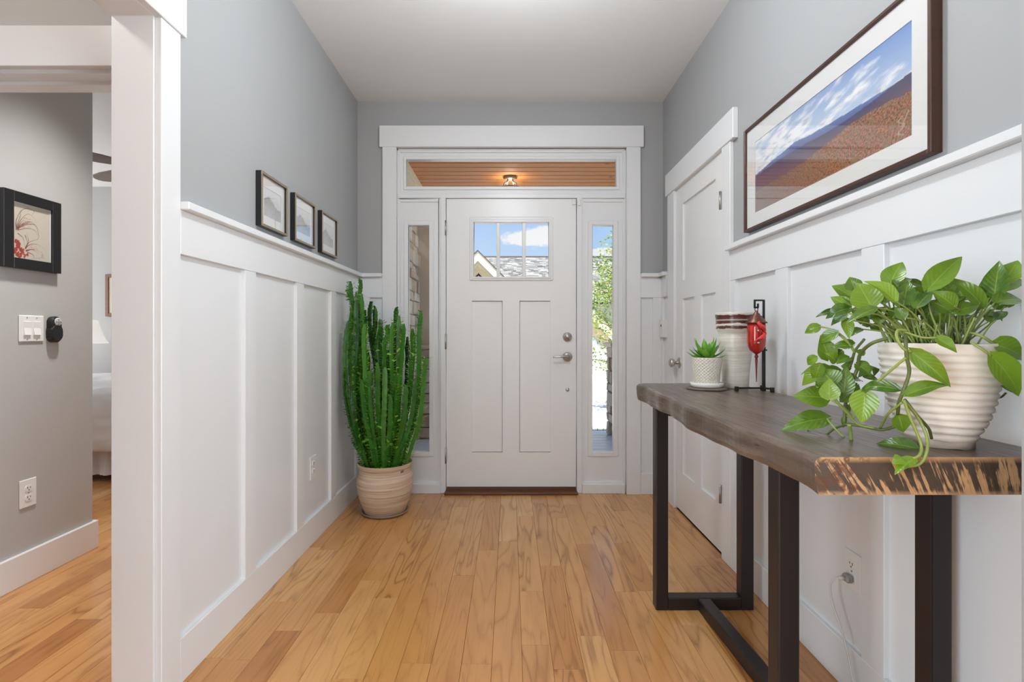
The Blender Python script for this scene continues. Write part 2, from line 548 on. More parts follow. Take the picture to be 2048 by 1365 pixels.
rf = random.Random(21)
plank_field(XO + 0.1, XR, 0.82, YB + 0.02, 0.1005, rf)
plank_field(-2.20, XO + 0.1, 0.82, 2.7, 0.1005, rf)
plank_field(-3.4, XO, 2.7, 3.9, 0.1005, rf)
jm = MB()
plank_field(-3.4, 3.4, -5.5, 0.82, 0.1005, rf, jm)
plank_field(-6.4, -3.4, 2.7, 5.5, 0.1005, rf, jm)
plank_field(-3.4, XO, 3.9, 5.5, 0.1005, rf, jm)
jo = jm.build('far_planks', M['floor'], floor); jo['kind'] = 'stuff'; jo.color = (0.55, 0.3, 0.5, 1)

# ceiling -----------------------------------------------------------------------
cb = MB()
cb.box(-6.6, 3.6, -5.7, YB + 0.16, H, H + 0.2)
cb.box(-6.6, XO + 0.15, YB + 0.16, 5.75, H, H + 0.2)
struct('ceiling', cb, M['ceil'])

# left wall with wainscot ----------------------------------------------------------
OP0, OP1, OPH = 0.62, 1.520, 2.079          # cased opening in the left wall
wl = MB()
wl.box(XO, XL, OP1, YB, 0, H)
wl.box(XO, XL, OP0, OP1, OPH, H)
wl.box(XO, XL, 0.30, OP0, 0, H)
wall_left = struct('wall_left', wl, M['grey'])
C1 = 1.605                                   # end of the opening's casing
MB().box(XL, XL + 0.004, C1, YB, 0, RAIL_B + 0.01).build('wainscot_panel', M['panel'], wall_left)
MB().box(XL, XL + 0.020, C1, YB, RAIL_B, RAIL_T).build('top_rail', M['white'], wall_left, bevel=0.0015)
MB().box(XL, XL + 0.046, C1, YB, RAIL_T, CAP_T).build('cap_rail', M['white'], wall_left, bevel=0.003)
for y0, y1 in ((1.997, 2.083), (2.483, 2.567), (2.958, 3.043), (3.445, YB)):
    MB().box(XL, XL + 0.019, y0, y1, BASE_H, RAIL_B).build('batten', M['white'], wall_left, bevel=0.0015)
struct('baseboard_left', MB().box(XL, XL + 0.019, C1, YB, 0, BASE_H), M['white'], bevel=0.002)
# casing of the opening
t1 = MB()
t1.box(XL, XL + 0.020, OP1 - 0.004, C1, 0, OPH - 0.011)
t1.box(XL, XL + 0.020, OP0 - 0.09, OP0 + 0.004, 0, OPH - 0.011)
t1.box(XL, XL + 0.026, OP0 - 0.12, C1 + 0.022, OPH - 0.011, OPH + 0.13)
struct('trim_1', t1, M['white'], bevel=0.002)
t2 = MB()                                     # jamb lining
t2.box(XO - 0.001, XL + 0.001, OP1 - 0.012, OP1 + 0.002, 0, OPH)
t2.box(XO - 0.001, XL + 0.001, OP0 - 0.002, OP0 + 0.012, 0, OPH)
t2.box(XO - 0.001, XL + 0.001, OP0, OP1, OPH - 0.012, OPH + 0.002)
struct('trim_2', t2, M['white'], bevel=0.001)

# side hall and bedroom shell ------------------------------------------------------
YD0, YD1 = 1.776, 1.913
DH = 2.047
w = MB()
w.box(-2.42, -2.19, YD0, YD1, 0, H); w.box(-1.33, XO, YD0, YD1, 0, H); w.box(-2.19, -1.33, YD0, YD1, DH, H)
struct('wall_hall_doorway', w, M['hallgrey'])
t4 = MB()
t4.box(-2.19, -2.176, YD0 - 0.002, YD1 + 0.002, 0, DH); t4.box(-1.345, -1.33, YD0 - 0.002, YD1 + 0.002, 0, DH)
t4.box(-2.19, -1.33, YD0 - 0.002, YD1 + 0.002, DH - 0.015, DH)
t4.box(-2.176, -1.345, YD0 + 0.055, YD0 + 0.095, DH - 0.027, DH - 0.015)
struct('trim_3', t4, M['white'])
t5 = MB()
t5.box(-2.28, -2.18, YD0 - 0.02, YD0, 0, DH); t5.box(-1.34, -1.25, YD0 - 0.02, YD0, 0, DH)
t5.box(-2.31, -1.225, YD0 - 0.026, YD0, DH - 0.001, DH + 0.14)
struct('trim_4', t5, M['white'], bevel=0.002)
XH, YE = -2.176, 2.632
struct('wall_hall', MB().box(XH - 0.12, XH, YD1, YE, 0, H), M['hallgrey'])
b = MB(); b.box(XH, XH + 0.018, YD1 + 0.0, YE + 0.018, 0, BASE_H - 0.004); b.box(XH - 0.12, XH, YE, YE + 0.018, 0, BASE_H - 0.004)
struct('baseboard_hall', b, M['white'], bevel=0.002)
struct('wall_hall_left', MB().box(-2.54, -2.42, 0.1, YD0 + 0.1, 0, H), M['hallgrey'])
struct('wall_hall_back', MB().box(-2.54, XO, 0.1, 0.22, 0, H), M['hallgrey'])
struct('wall_bedroom_near', MB().box(-6.5, XH - 0.12, YE - 0.12, YE, 0, H), M['bedwall'])
struct('wall_bedroom_far', MB().box(-6.5, XO + 0.15, 5.57, 5.72, 0, H), M['bedwall'])
struct('wall_bedroom_right', MB().box(XO, XO + 0.13, YB + 0.001, 5.57, 0, H), M['bedwall'])
bw = MB()
bw.box(-6.62, -6.46, YE - 0.1, 3.0, 0, H); bw.box(-6.62, -6.46, 5.2, 5.72, 0, H)
bw.box(-6.62, -6.46, 3.0, 5.2, 0, 0.65); bw.box(-6.62, -6.46, 3.0, 5.2, 2.25, H)
struct('wall_bedroom_left', bw, M['bedwall'])
struct('baseboard_bedroom', MB().box(-6.4, XO, 5.55, 5.57, 0, BASE_H), M['white'])

# living room shell behind the camera ----------------------------------------------
lr = MB()
lr.box(-3.5, -1.9, -5.62, -5.46, 0, H); lr.box(1.9, 3.5, -5.62, -5.46, 0, H)
lr.box(-1.9, 1.9, -5.62, -5.46, 0, 0.3); lr.box(-1.9, 1.9, -5.62, -5.46, 2.4, H)
struct('wall_back', lr, M['grey'])
lr = MB()
lr.box(-3.62, -3.5, -5.62, -3.3, 0, H); lr.box(-3.62, -3.5, -1.1, 0.1, 0, H)
lr.box(-3.62, -3.5, -3.3, -1.1, 0, 0.3); lr.box(-3.62, -3.5, -3.3, -1.1, 2.4, H)
struct('wall_living_left', lr, M['grey'])
lr = MB()
lr.box(3.5, 3.62, -5.62, -3.3, 0, H); lr.box(3.5, 3.62, -1.1, 0.8, 0, H)
lr.box(3.5, 3.62, -3.3, -1.1, 0, 0.3); lr.box(3.5, 3.62, -3.3, -1.1, 2.4, H)
struct('wall_living_right', lr, M['grey'])
struct('wall_living_front_left', MB().box(-3.5, -2.54, -0.02, 0.1, 0, H), M['grey'])
struct('wall_living_front_right', MB().box(1.2, 3.5, 0.68, 0.80, 0, H), M['grey'])
# end of the short return wall at the mouth of the entry hall (its edge shows at the right of the view)
struct('wall_return', MB().box(0.8105, XR + 0.13, 0.68, 0.80, 0, H), M['grey'])

# right wall -------------------------------------------------------------------------
DN0, DN1 = 2.507, 3.243                     # closet door opening along Y
DRH = 2.045
wr = MB()
wr.box(XR, XR + 0.13, 0.80, DN0 - 0.01, 0, H); wr.box(XR, XR + 0.13, DN1 + 0.01, YB, 0, H)
wr.box(XR, XR + 0.13, DN0 - 0.01, DN1 + 0.01, DRH, H)
wall_right = struct('wall_right', wr, M['grey'])
CN, CFAR = 2.412, 3.400                      # outer edges of the closet casing
for (a, bb) in ((0.80, CN), (CFAR, YB)):
    MB().box(XR - 0.004, XR, a, bb, 0, RAIL_B + 0.01).build('wainscot_panel', M['panel'], wall_right)
    MB().box(XR - 0.020, XR, a, bb, RAIL_B, RAIL_T).build('top_rail', M['white'], wall_right, bevel=0.0015)
    MB().box(XR - 0.046, XR, a, bb, RAIL_T, CAP_T).build('cap_rail', M['white'], wall_right, bevel=0.003)
for y0, y1 in ((2.36, CN), (1.915, 2.002), (1.420, 1.512), (0.94, 1.03), (3.485, YB)):
    MB().box(XR - 0.019, XR, y0, y1, BASE_H, RAIL_B).build('batten', M['white'], wall_right, bevel=0.0015)
br = MB(); br.box(XR - 0.019, XR, 0.80, CN, 0, BASE_H); br.box(XR - 0.019, XR, CFAR, YB, 0, BASE_H)
struct('baseboard_right', br, M['white'], bevel=0.002)
tr = MB()
tr.box(XR - 0.020, XR, CN, DN0 + 0.002, 0, DRH - 0.006)
tr.box(XR - 0.020, XR, DN1 - 0.002, CFAR - 0.03, 0, DRH - 0.006)
tr.box(XR - 0.026, XR, CN - 0.045, CFAR, DRH - 0.006, DRH + 0.138)
struct('trim_5', tr, M['white'], bevel=0.002)
tj = MB()
tj.box(XR + 0.002, XR + 0.13, DN0 - 0.012, DN0, 0, DRH); tj.box(XR + 0.002, XR + 0.13, DN1, DN1 + 0.012, 0, DRH)
tj.box(XR + 0.002, XR + 0.13, DN0, DN1, DRH - 0.002, DRH + 0.01)
struct('trim_6', tj, M['white'])

# closet door: one wide panel over two tall ones
d2 = bpy.data.objects.new('door_2', None); C.objects.link(d2); d2.location = (XR, (DN0 + DN1) / 2, 0); ORG[d2] = Vector(d2.location); d2['kind'] = 'structure'
xf, xp, xb = XR - 0.002, XR + 0.010, XR + 0.034
ya, yb, za, zb = DN0 + 0.003, DN1 - 0.003, 0.012, DRH - 0.005
st = 0.115
d = MB()
d.box(xf, xb, ya, ya + st, za, zb); d.box(xf, xb, yb - st, yb, za, zb)
d.box(xf, xb, ya + st, yb - st, za, za + 0.24); d.box(xf, xb, ya + st, yb - st, zb - 0.115, zb)
d.box(xf, xb, ya + st, yb - st, 1.335, 1.45)
ym = (ya + yb) / 2
d.box(xf, xb, ym - 0.05, ym + 0.05, za + 0.24, 1.335)
d.build('door_slab', M['door'], d2)
MB().box(xp, xb - 0.005, ya + st, yb - st, 1.45, zb - 0.115).build('door_panel', M['door'], d2)
MB().box(xp, xb - 0.005, ya + st, ym - 0.05, za + 0.24, 1.335).build('door_panel', M['door'], d2)
MB().box(xp, xb - 0.005, ym + 0.05, yb - st, za + 0.24, 1.335).build('door_panel', M['door'], d2)
MB().box(XR + 0.05, XR + 0.125, DN0, DN1, 0, DRH).build('closet_backing', M['dark_gap'], d2)
for z0 in (1.735, 0.275):
    h = MB(); h.box(XR - 0.0215, XR - 0.001, DN0 - 0.001, DN0 + 0.003, z0, z0 + 0.09)
    h.tube([(XR - 0.026, DN0 + 0.002, z0), (XR - 0.026, DN0 + 0.002, z0 + 0.09)], 0.006, 8)
    h.build('hinge', M['hinge'], d2)
ky, kz = 3.185, 0.935
k = MB()
def ring_tube_x(mb, x0, prof, y, z, n=20):
    """lathe around the X axis: prof list of (radius, dx)"""
    base = len(mb.v)
    for r, dx in prof:
        for i in range(n):
            a = 2 * PI * i / n
            mb.v.append((x0 + dx, y + r * math.cos(a), z + r * math.sin(a)))
    for q in range(len(prof) - 1):
        for i in range(n):
            j = (i + 1) % n
            mb.f.append([base + q * n + i, base + q * n + j, base + (q + 1) * n + j, base + (q + 1) * n + i]); mb.m.append(0); mb.sm.append(True)
def ring_tube_y(mb, y0, prof, x, z, n=24, mi=0):
    base = len(mb.v)
    for r, dy in prof:
        for i in range(n):
            a = 2 * PI * i / n
            mb.v.append((x + r * math.cos(a), y0 + dy, z + r * math.sin(a)))
    for q in range(len(prof) - 1):
        for i in range(n):
            j = (i + 1) % n
            mb.f.append([base + q * n + i, base + q * n + j, base + (q + 1) * n + j, base + (q + 1) * n + i]); mb.m.append(mi); mb.sm.append(True)
ring_tube_x(k, xf, [(0.0, -0.008), (0.024, -0.008), (0.033, -0.003), (0.034, 0.0)], ky, kz)
ring_tube_x(k, xf, [(0.010, -0.006), (0.010, -0.028), (0.020, -0.034), (0.027, -0.044), (0.028, -0.054), (0.022, -0.062), (0.0, -0.065)], ky, kz)
k.build('door_knob', M['nickel'], d2)

# front wall and entrance ---------------------------------------------------------------
S = F / YB
def fx(px): return (px - CX) / S
def fz(py): return EYE - (py - CY) / S
U0, U1, UT = fx(793), fx(1253), fz(296)
wf = MB()
wf.box(XL, U0, YB, YB + 0.16, 0, H); wf.box(U1, XR, YB, YB + 0.16, 0, H); wf.box(U0, U1, YB, YB + 0.16, UT, H)
wall_front = struct('wall_front', wf, M['grey'])
for (a, bb) in ((XL, fx(766)), (fx(1280), XR)):
    MB().box(a, bb, YB - 0.004, YB, 0, RAIL_B + 0.01).build('wainscot_panel', M['panel'], wall_front)
    MB().box(a, bb, YB - 0.020, YB, RAIL_B, RAIL_T).build('top_rail', M['white'], wall_front, bevel=0.0015)
    MB().box(a, bb, YB - 0.046, YB, RAIL_T, CAP_T).build('cap_rail', M['white'], wall_front, bevel=0.003)
MB().box(XL, XL + 0.09, YB - 0.019, YB, BASE_H, RAIL_B).build('batten', M['white'], wall_front, bevel=0.0015)
MB().box(XR - 0.075, XR, YB - 0.019, YB, BASE_H, RAIL_B).build('batten', M['white'], wall_front, bevel=0.0015)
bf = MB(); bf.box(XL, fx(766), YB - 0.019, YB, 0, BASE_H); bf.box(fx(1280), XR, YB - 0.019, YB, 0, BASE_H)
struct('baseboard_front', bf, M['white'], bevel=0.002)
tf = MB()
tf.box(fx(766), U0 + 0.003, YB - 0.022, YB, 0, UT); tf.box(U1 - 0.003, fx(1280), YB - 0.022, YB, 0, UT)
tf.box(fx(760.5), fx(1285.5), YB - 0.030, YB, UT - 0.002, fz(254.5))
struct('trim_7', tf, M['white'], bevel=0.002)
Y1 = 3.545                                   # face of the frame members
S1 = F / Y1
def gx(px, Y=Y1): return (px - CX) * Y / F
def gz(py, Y=Y1): return EYE - (py - CY) * Y / F
tm = MB()
tm.box(U0, gx(797), Y1, Y1 + 0.12, 0, UT); tm.box(gx(1249), U1, Y1, Y1 + 0.12, 0, UT)
tm.box(gx(881), gx(891.5), Y1 - 0.006, Y1 + 0.12, 0, gz(396)); tm.box(gx(1153.5), gx(1164), Y1 - 0.006, Y1 + 0.12, 0, gz(396))
tm.box(gx(795), gx(1251), Y1 - 0.003, Y1 + 0.12, gz(396.5), gz(387.5)); tm.box(U0, U1, Y1, Y1 + 0.12, gz(301.5), UT)
tm.box(gx(797), gx(881), Y1 - 0.018, Y1 + 0.02, 0.0, gz(968)); tm.box(gx(1164), gx(1249), Y1 - 0.018, Y1 + 0.02, 0.0, gz(968))
struct('trim_8', tm, M['white'], bevel=0.0025)
tk = MB()
tk.box(gx(795), gx(1251), Y1 + 0.006, Y1 + 0.03, gz(398), gz(300))
# stops around the openings
st_ = MB()
struct('window_sill_outside', MB().box(U0 - 0.02, U1 + 0.02, YB + 0.13, YB + 0.22, -0.05, 0.0), M['soffit'])


def window(name, ox0, ox1, oy0, oy1, hx0, hx1, hy0, hy1, bx, Yf=3.556):
    o = bpy.data.objects.new(name, None); C.objects.link(o); o['kind'] = 'structure'
    o.location = (gx((ox0 + ox1) / 2, Yf), Yf, gz(oy1, Yf)); ORG[o] = Vector(o.location)
    MB().ring(gx(ox0, Yf), gx(ox1, Yf), gz(oy1, Yf), gz(oy0, Yf), gx(hx0, Yf), gx(hx1, Yf), gz(hy1, Yf), gz(hy0, Yf), Yf, Yf + 0.045).build('sash', M['white'], o)
    MB().ring(gx(hx0 - bx, Yf), gx(hx1 + bx, Yf), gz(hy1 + bx, Yf), gz(hy0 - bx, Yf), gx(hx0, Yf), gx(hx1, Yf), gz(hy1, Yf), gz(hy0, Yf), Yf - 0.007, Yf + 0.001).build('glazing_bead', M['white'], o, bevel=0.003)
    g = MB(); g.box(gx(hx0 - 2, Yf), gx(hx1 + 2, Yf), Yf + 0.02, Yf + 0.024, gz(hy1 + 2, Yf), gz(hy0 - 2, Yf)); g.build('pane', M['glass'], o)
    return o


window('window_1', 797, 881, 402, 969, 817, 859, 451, 904, 9)
window('window_2', 1164, 1249, 402, 969, 1184.5, 1227, 451, 904, 9)
window('window_3', 797, 1249, 301, 388, 813, 1233, 319.5, 373.5, 6)
st_.ring(gx(795), gx(1251), gz(389), gz(299), gx(801), gx(1245), gz(384), gz(305), Y1 + 0.002, Y1 + 0.014)
for a, bb in ((795, 883), (1162, 1251)):
    st_.ring(gx(a), gx(bb), gz(971), gz(398), gx(a + 5.5), gx(bb - 5.5), gz(964), gz(404), Y1 + 0.002, Y1 + 0.014)
struct('trim_9', st_, M['white'], bevel=0.002)

# entrance door
YD = 3.556
d1 = bpy.data.objects.new('door_1', None); C.objects.link(d1); d1['kind'] = 'structure'
d1.location = (gx(1022, YD), YD, 0); ORG[d1] = Vector(d1.location)
a = lambda px: gx(px, YD)
z_ = lambda py: gz(py, YD)
ds = MB(); y0, y1 = YD, YD + 0.044
ds.box(a(893), a(944), y0, y1, z_(974), z_(398)); ds.box(a(1101), a(1152), y0, y1, z_(974), z_(398))
ds.box(a(944), a(1101), y0, y1, z_(441), z_(398)); ds.box(a(944), a(1101), y0, y1, z_(602), z_(556))
ds.box(a(944), a(1101), y0, y1, z_(974), z_(905.5)); ds.box(a(1005), a(1039), y0, y1, z_(905.5), z_(602))
ds.build('door_slab', M['door'], d1)
for p0, p1 in ((940, 1005), (1039, 1105)):
    MB().box(a(p0) + 0.0035, a(p1) - 0.0035, y0 + 0.011, y1 - 0.008, z_(905.5) + 0.0035, z_(602) - 0.0035).build('door_panel', M['door'], d1)
MB().box(a(930), a(1115), y1 - 0.008, y1 - 0.002, z_(915), z_(595)).build('door_core', M['door'], d1)
MB().ring(a(939.5), a(1106), z_(561), z_(435), a(947), a(1098), z_(554), z_(445.5), y0 - 0.008, y1 + 0.008).build('lite_frame', M['white'], d1, bevel=0.003)
MB().ring(a(943.5), a(1102), z_(557.5), z_(440), a(947), a(1098), z_(554), z_(445.5), y0 - 0.012, y0 - 0.006).build('glazing_bead', M['white'], d1, bevel=0.002)
for p0, p1 in ((993, 1000), (1044.5, 1051.5)):
    MB().box(a(p0), a(p1), y0 - 0.004, y1, z_(556), z_(444)).build('muntin', M['white'], d1, bevel=0.002)
for p0, p1 in ((945, 996), (997, 1047), (1048, 1100)):
    MB().box(a(p0), a(p1), y0 + 0.020, y0 + 0.024, z_(556), z_(444)).build('pane', M['glass'], d1)
for q0, q1 in ((442, 472), (668, 699), (895, 927)):
    h = MB(); hx = a(891.5)
    h.tube([(hx, y0 - 0.012, z_(q1)), (hx, y0 - 0.012, z_(q0))], 0.0065, 10)
    h.box(hx - 0.009, hx + 0.009, y0 - 0.011, y0 - 0.006, z_(q1) + 0.004, z_(q0) - 0.004)
    h.build('hinge', M['hinge'], d1)
db = MB(); bx, bz = a(1134.7), z_(674.4)
ring_tube_y(db, y0, [(0.032, 0.0), (0.032, -0.008), (0.027, -0.014), (0.020, -0.015), (0.018, -0.019), (0.0, -0.020)], bx, bz)
dbo = db.build('deadbolt', M['nickel'], d1)
tn = MB(); tn.tube([(bx - 0.014, y0 - 0.028, bz + 0.006), (bx, y0 - 0.030, bz), (bx + 0.014, y0 - 0.028, bz - 0.006)], 0.006, 8)
tn.build('thumb_turn', M['nickel'], dbo)
hb = MB(); hz = z_(714)
ring_tube_y(hb, y0, [(0.034, 0.0), (0.034, -0.006), (0.029, -0.012), (0.019, -0.016), (0.012, -0.020), (0.012, -0.05), (0.0, -0.052)], bx, hz)
hbo = hb.build('handle_rose', M['nickel'], d1)
lv = MB()
lp = spline([(bx, y0 - 0.046, hz), (bx - 0.03, y0 - 0.050, hz + 0.004), (bx - 0.065, y0 - 0.052, hz + 0.001), (bx - 0.104, y0 - 0.048, hz - 0.001)], 6)
lv.tube(lp, [0.0095 - 0.004 * i / (len(lp) - 1) for i in range(len(lp))], 10)
lv.build('lever_handle', M['nickel'], hbo)
sb = MB(); ring_tube_y(sb, y0, [(0.013, 0.0), (0.013, -0.004), (0.010, -0.006), (0.0, -0.006)], a(1135), z_(779.6))
sb.build('lock_cover', M['nickel'], d1)
MB().box(gx(890), gx(1154.5), 3.492, 3.70, 0.0, 0.017).build('threshold', M['threshold'], d1, bevel=0.004)
MB().box(gx(893), gx(1152), YD + 0.002, YD + 0.04, 0.017, z_(974) + 0.001).build('door_sweep', M['threshold'], d1)

# door contact sensor
o = thing('door_sensor', (a(1148), y0 - 0.006, z_(405)), 'small white two-piece contact sensor at the top corner of the front door', 'sensor')
MB().box(a(1143.5), a(1151.5), y0 - 0.013, y0, z_(410), z_(400)).build('magnet', M['plastic'], o, bevel=0.002)
MB().box(a(1154), a(1160), Y1 - 0.020, Y1 - 0.006, z_(413), z_(400)).build('switch_unit', M['plastic'], o, bevel=0.002)

# ------------------------------------------------------------------ exterior: porch
DZ = -0.05
deck = struct('porch_deck', MB().box(-1.35, 3.2, 3.69, 6.02, DZ - 0.2, DZ - 0.03), M['mortar'])
y = 3.70
while y < 6.0:
    MB().box(-1.35, 3.2, y, y + 0.136, DZ - 0.028, DZ).build('deck_board', M['deck'], deck, bevel=0.003)
    y += 0.142
PCZ = 2.60
pc = MB(); pc.box(-1.2, 3.3, 3.69, 6.05, PCZ + 0.02, 3.1)
porch_ceiling = struct('porch_ceiling', pc, M['mortar'])
y = 3.70; wv = 0.113
while y < 5.9:
    b = MB(); yy = y + wv - 0.001
    b.add([(-1.15, y, PCZ + 0.012), (-1.15, y + 0.010, PCZ), (-1.15, yy - 0.010, PCZ), (-1.15, yy, PCZ + 0.012), (-1.15, yy, PCZ + 0.03), (-1.15, y, PCZ + 0.03),
           (3.2, y, PCZ + 0.012), (3.2, y + 0.010, PCZ), (3.2, yy - 0.010, PCZ), (3.2, yy, PCZ + 0.012), (3.2, yy, PCZ + 0.03), (3.2, y, PCZ + 0.03)],
          [(0, 1, 2, 3, 4, 5), (11, 10, 9, 8, 7, 6)] + [(i, i + 6, (i + 1) % 6 + 6, (i + 1) % 6) for i in range(6)])
    b.build('ceiling_board', M['cedar'], porch_ceiling)
    y += wv
SX = -1.0                                    # face of the stone side wall of the porch
fr = MB(); fr.box(SX, SX + 0.105, 3.69, 5.9, 2.40, PCZ - 0.001); fr.box(SX, SX + 0.125, 3.69, 5.9, 2.52, PCZ - 0.001)
struct('trim_10', fr, M['soffit'], bevel=0.003)
struct('trim_11', MB().box(-1.2, 3.3, 5.80, 6.0, 2.44, PCZ - 0.001), M['soffit'])


def stone_piece(x0, x1, y0, y1, z0, z1, parent, rnd, axis):
    j = 0.006
    b = MB(); b.box(x0, x1, y0, y1, z0, z1)
    b.v = [(v[0] + rnd.uniform(-j, j), v[1] + rnd.uniform(-j, j), v[2] + rnd.uniform(-j, j)) for v in b.v]
    return b.build('stone', M['stone'], parent, bevel=0.007)


rs = random.Random(5)
wall_porch = struct('wall_porch', MB().box(-1.069, SX - 0.045, 3.69, 5.60, DZ, 2.60), M['mortar'])
z = DZ
while z < 2.40:
    h = rs.choice([0.075, 0.095, 0.12, 0.14]); y = 4.3 + rs.uniform(-0.2, 0.0)
    z1 = min(z + h, 2.42)
    while y < 5.60:
        l = rs.uniform(0.12, 0.32); y1 = min(y + l, 5.60)
        if y1 - y > 0.03:
            stone_piece(SX - 0.06, SX + rs.uniform(-0.025, 0.012), y + 0.006, y1 - 0.004, z + 0.005, z1 - 0.005, wall_porch, rs, 'x')
        y = y1
    z = z1


def porch_column(name, x0, x1, y0, y1, ztop, label, post_mat, tp):
    o = thing(name, ((x0 + x1) / 2, (y0 + y1) / 2, DZ), label, 'column', 'stone based porch columns')
    MB().box(x0 + 0.05, x1 - 0.05, y0 + 0.05, y1 - 0.05, DZ, ztop).build('pier_core', M['mortar'], o)
    z = DZ
    while z < ztop - 0.02:
        h = rs.choice([0.10, 0.125, 0.15]); z1 = min(z + h, ztop)
        if ztop - z1 < 0.05: z1 = ztop
        for side in range(4):
            L0, L1 = ((x0, x1), (y0, y1))[side % 2]
            cuts = [L0] + ([L0 + (L1 - L0) * rs.uniform(0.35, 0.65)] if rs.random() < 0.75 else []) + [L1]
            pr = rs.uniform(-0.012, 0.012)
            for q0, q1 in zip(cuts, cuts[1:]):
                pr = rs.uniform(-0.012, 0.012)
                g = 0.004
                if side == 0: stone_piece(q0 + g, q1 - g, y0 - pr, y0 + 0.07, z + g, z1 - g, o, rs, 'y')
                if side == 2: stone_piece(q0 + g, q1 - g, y1 - 0.07, y1 + pr, z + g, z1 - g, o, rs, 'y')
                if side == 1: stone_piece(x1 - 0.07, x1 + pr, q0 + 0.06, q1 - 0.06, z + g, z1 - g, o, rs, 'x')
                if side == 3: stone_piece(x0 - pr, x0 + 0.07, q0 + 0.06, q1 - 0.06, z + g, z1 - g, o, rs, 'x')
        z = z1
    MB().box(x0 - 0.03, x1 + 0.03, y0 - 0.03, y1 + 0.03, ztop, ztop + 0.05).build('pier_cap', M['mortar'] if False else M['tanpost'], o, bevel=0.008)
    cx, cy = (x0 + x1) / 2 + tp[2], (y0 + y1) / 2
    hb, ht = tp[0], tp[1]
    b = MB(); zb, zt = ztop + 0.05, 2.44
    b.add([(cx - hb, cy - hb, zb), (cx + hb, cy - hb, zb), (cx + hb, cy + hb, zb), (cx - hb, cy + hb, zb),
           (cx - ht, cy - ht, zt), (cx + ht, cy - ht, zt), (cx + ht, cy + ht, zt), (cx - ht, cy + ht, zt)],
          [(0, 3, 2, 1), (4, 5, 6, 7), (0, 1, 5, 4), (1, 2, 6, 5), (2, 3, 7, 6), (3, 0, 4, 7)])
    b.build('tapered_post', post_mat, o, bevel=0.006)
    return o


porch_column('porch_column', -1.22, -0.78, 5.62, 5.98, 0.95, 'tan tapered porch post on a stone pier seen behind the tall green plant', M['tanpost'], (0.145, 0.09, -0.0))
porch_column('porch_column', 1.135, 1.56, 5.56, 5.96, 0.97, 'stone pier of the porch column seen low in the sidelight nearest the hall table', M['tanpost'], (0.12, 0.09, 0.06))

# porch ceiling lamp
lx, ly = PX(1020.5, 4.76), 4.76
o = thing('porch_lamp', (lx, ly, PCZ), 'bronze semi-flush porch lamp under the cedar ceiling, seen through the transom', 'lamp')
b = MB(); b.lathe([(0.0, PCZ - 0.001), (0.062, PCZ - 0.001), (0.066, PCZ - 0.012), (0.050, PCZ - 0.028), (0.0, PCZ - 0.030)], lx, ly, 24); b.build('canopy', M['bronze'], o)
for i in range(4):
    an = PI / 4 + i * PI / 2
    dx, dy = math.cos(an), math.sin(an)
    b = MB(); b.tube(spline([(lx + dx * 0.03, ly + dy * 0.03, PCZ - 0.028), (lx + dx * 0.045, ly + dy * 0.045, PCZ - 0.06), (lx + dx * 0.075, ly + dy * 0.075, PCZ - 0.075), (lx + dx * 0.085, ly + dy * 0.085, PCZ - 0.11)], 4), 0.006, 6)
    b.build('arm', M['bronze'], o)
b = MB(); b.lathe([(0.100, PCZ - 0.105), (0.104, PCZ - 0.12), (0.100, PCZ - 0.125), (0.094, PCZ - 0.105)], lx, ly, 32, cap=False); b.build('ring', M['bronze'], o)
b = MB(); b.lathe([(0.098, PCZ - 0.12), (0.092, PCZ - 0.16), (0.06, PCZ - 0.195), (0.0, PCZ - 0.205)], lx, ly, 32, cap=False); b.build('lamp_bowl', pmat('dim_frosted_bowl', (0.9, 0.86, 0.78), 0.5, emit=(1.0, 0.93, 0.8), estr=0.7), o)
light('porch_bulb', 'POINT', (lx, ly, PCZ - 0.075), 1.8, (1.0, 0.93, 0.80), shadow_soft_size=0.03)

# ------------------------------------------------------------------ exterior: yard, street, house, tree
GZ = -0.32
M['lawn'] = pmat('lawn', srgb(150, 168, 96), 0.9)
n, bb_ = nodes_of(M['lawn']); pv = geopos(n)
n.put(bb_.inputs['Base Color'], n.mix(n.noise(pv, 4, 4), col4(srgb(120, 140, 66)), col4(srgb(196, 186, 122))))
struct('ground', MB().box(-60, 60, 3.69, 120, GZ - 0.5, GZ), M['lawn'])
M['concrete'] = pmat('pale_concrete', (0.62, 0.61, 0.58), 0.9)
n, bb_ = nodes_of(M['concrete'])
n.put(bb_.inputs['Base Color'], n.mix(n.noise(geopos(n), 3, 4), (0.66, 0.65, 0.62, 1), (0.76, 0.75, 0.72, 1)))
drive = struct('driveway', MB().box(-7, 12, 7.35, 20.5, GZ, GZ + 0.012), M['mortar'])
yy = 7.35
while yy < 20:
    for xx in (-7, -3.5, 0.0, 3.5, 7.0):
        MB().box(xx + 0.012, xx + 3.488, yy + 0.012, yy + 2.6 - 0.012, GZ + 0.004, GZ + 0.03).build('paving_slab', M['concrete'], drive)
    yy += 2.6
# tufts of grass along the porch
gb = MB(); rg = random.Random(3)
for i in range(2600):
    x, y = rg.uniform(0.2, 3.0), rg.uniform(6.15, 7.3)
    an = rg.uniform(0, PI); h = rg.uniform(0.05, 0.14); dx, dy = math.cos(an) * 0.007, math.sin(an) * 0.007
    lx_, ly_ = rg.uniform(-0.03, 0.03), rg.uniform(-0.03, 0.03)
    gb.add([(x - dx, y - dy, GZ), (x + dx, y + dy, GZ), (x + lx_, y + ly_, GZ + h)], [(0, 1, 2)])
M['grass'] = pmat('grass_blades', srgb(150, 170, 88), 0.8)
tag(gb.build('lawn_grass', M['grass']), 'short sunlit grass between the porch and the driveway', 'grass', kind='stuff')

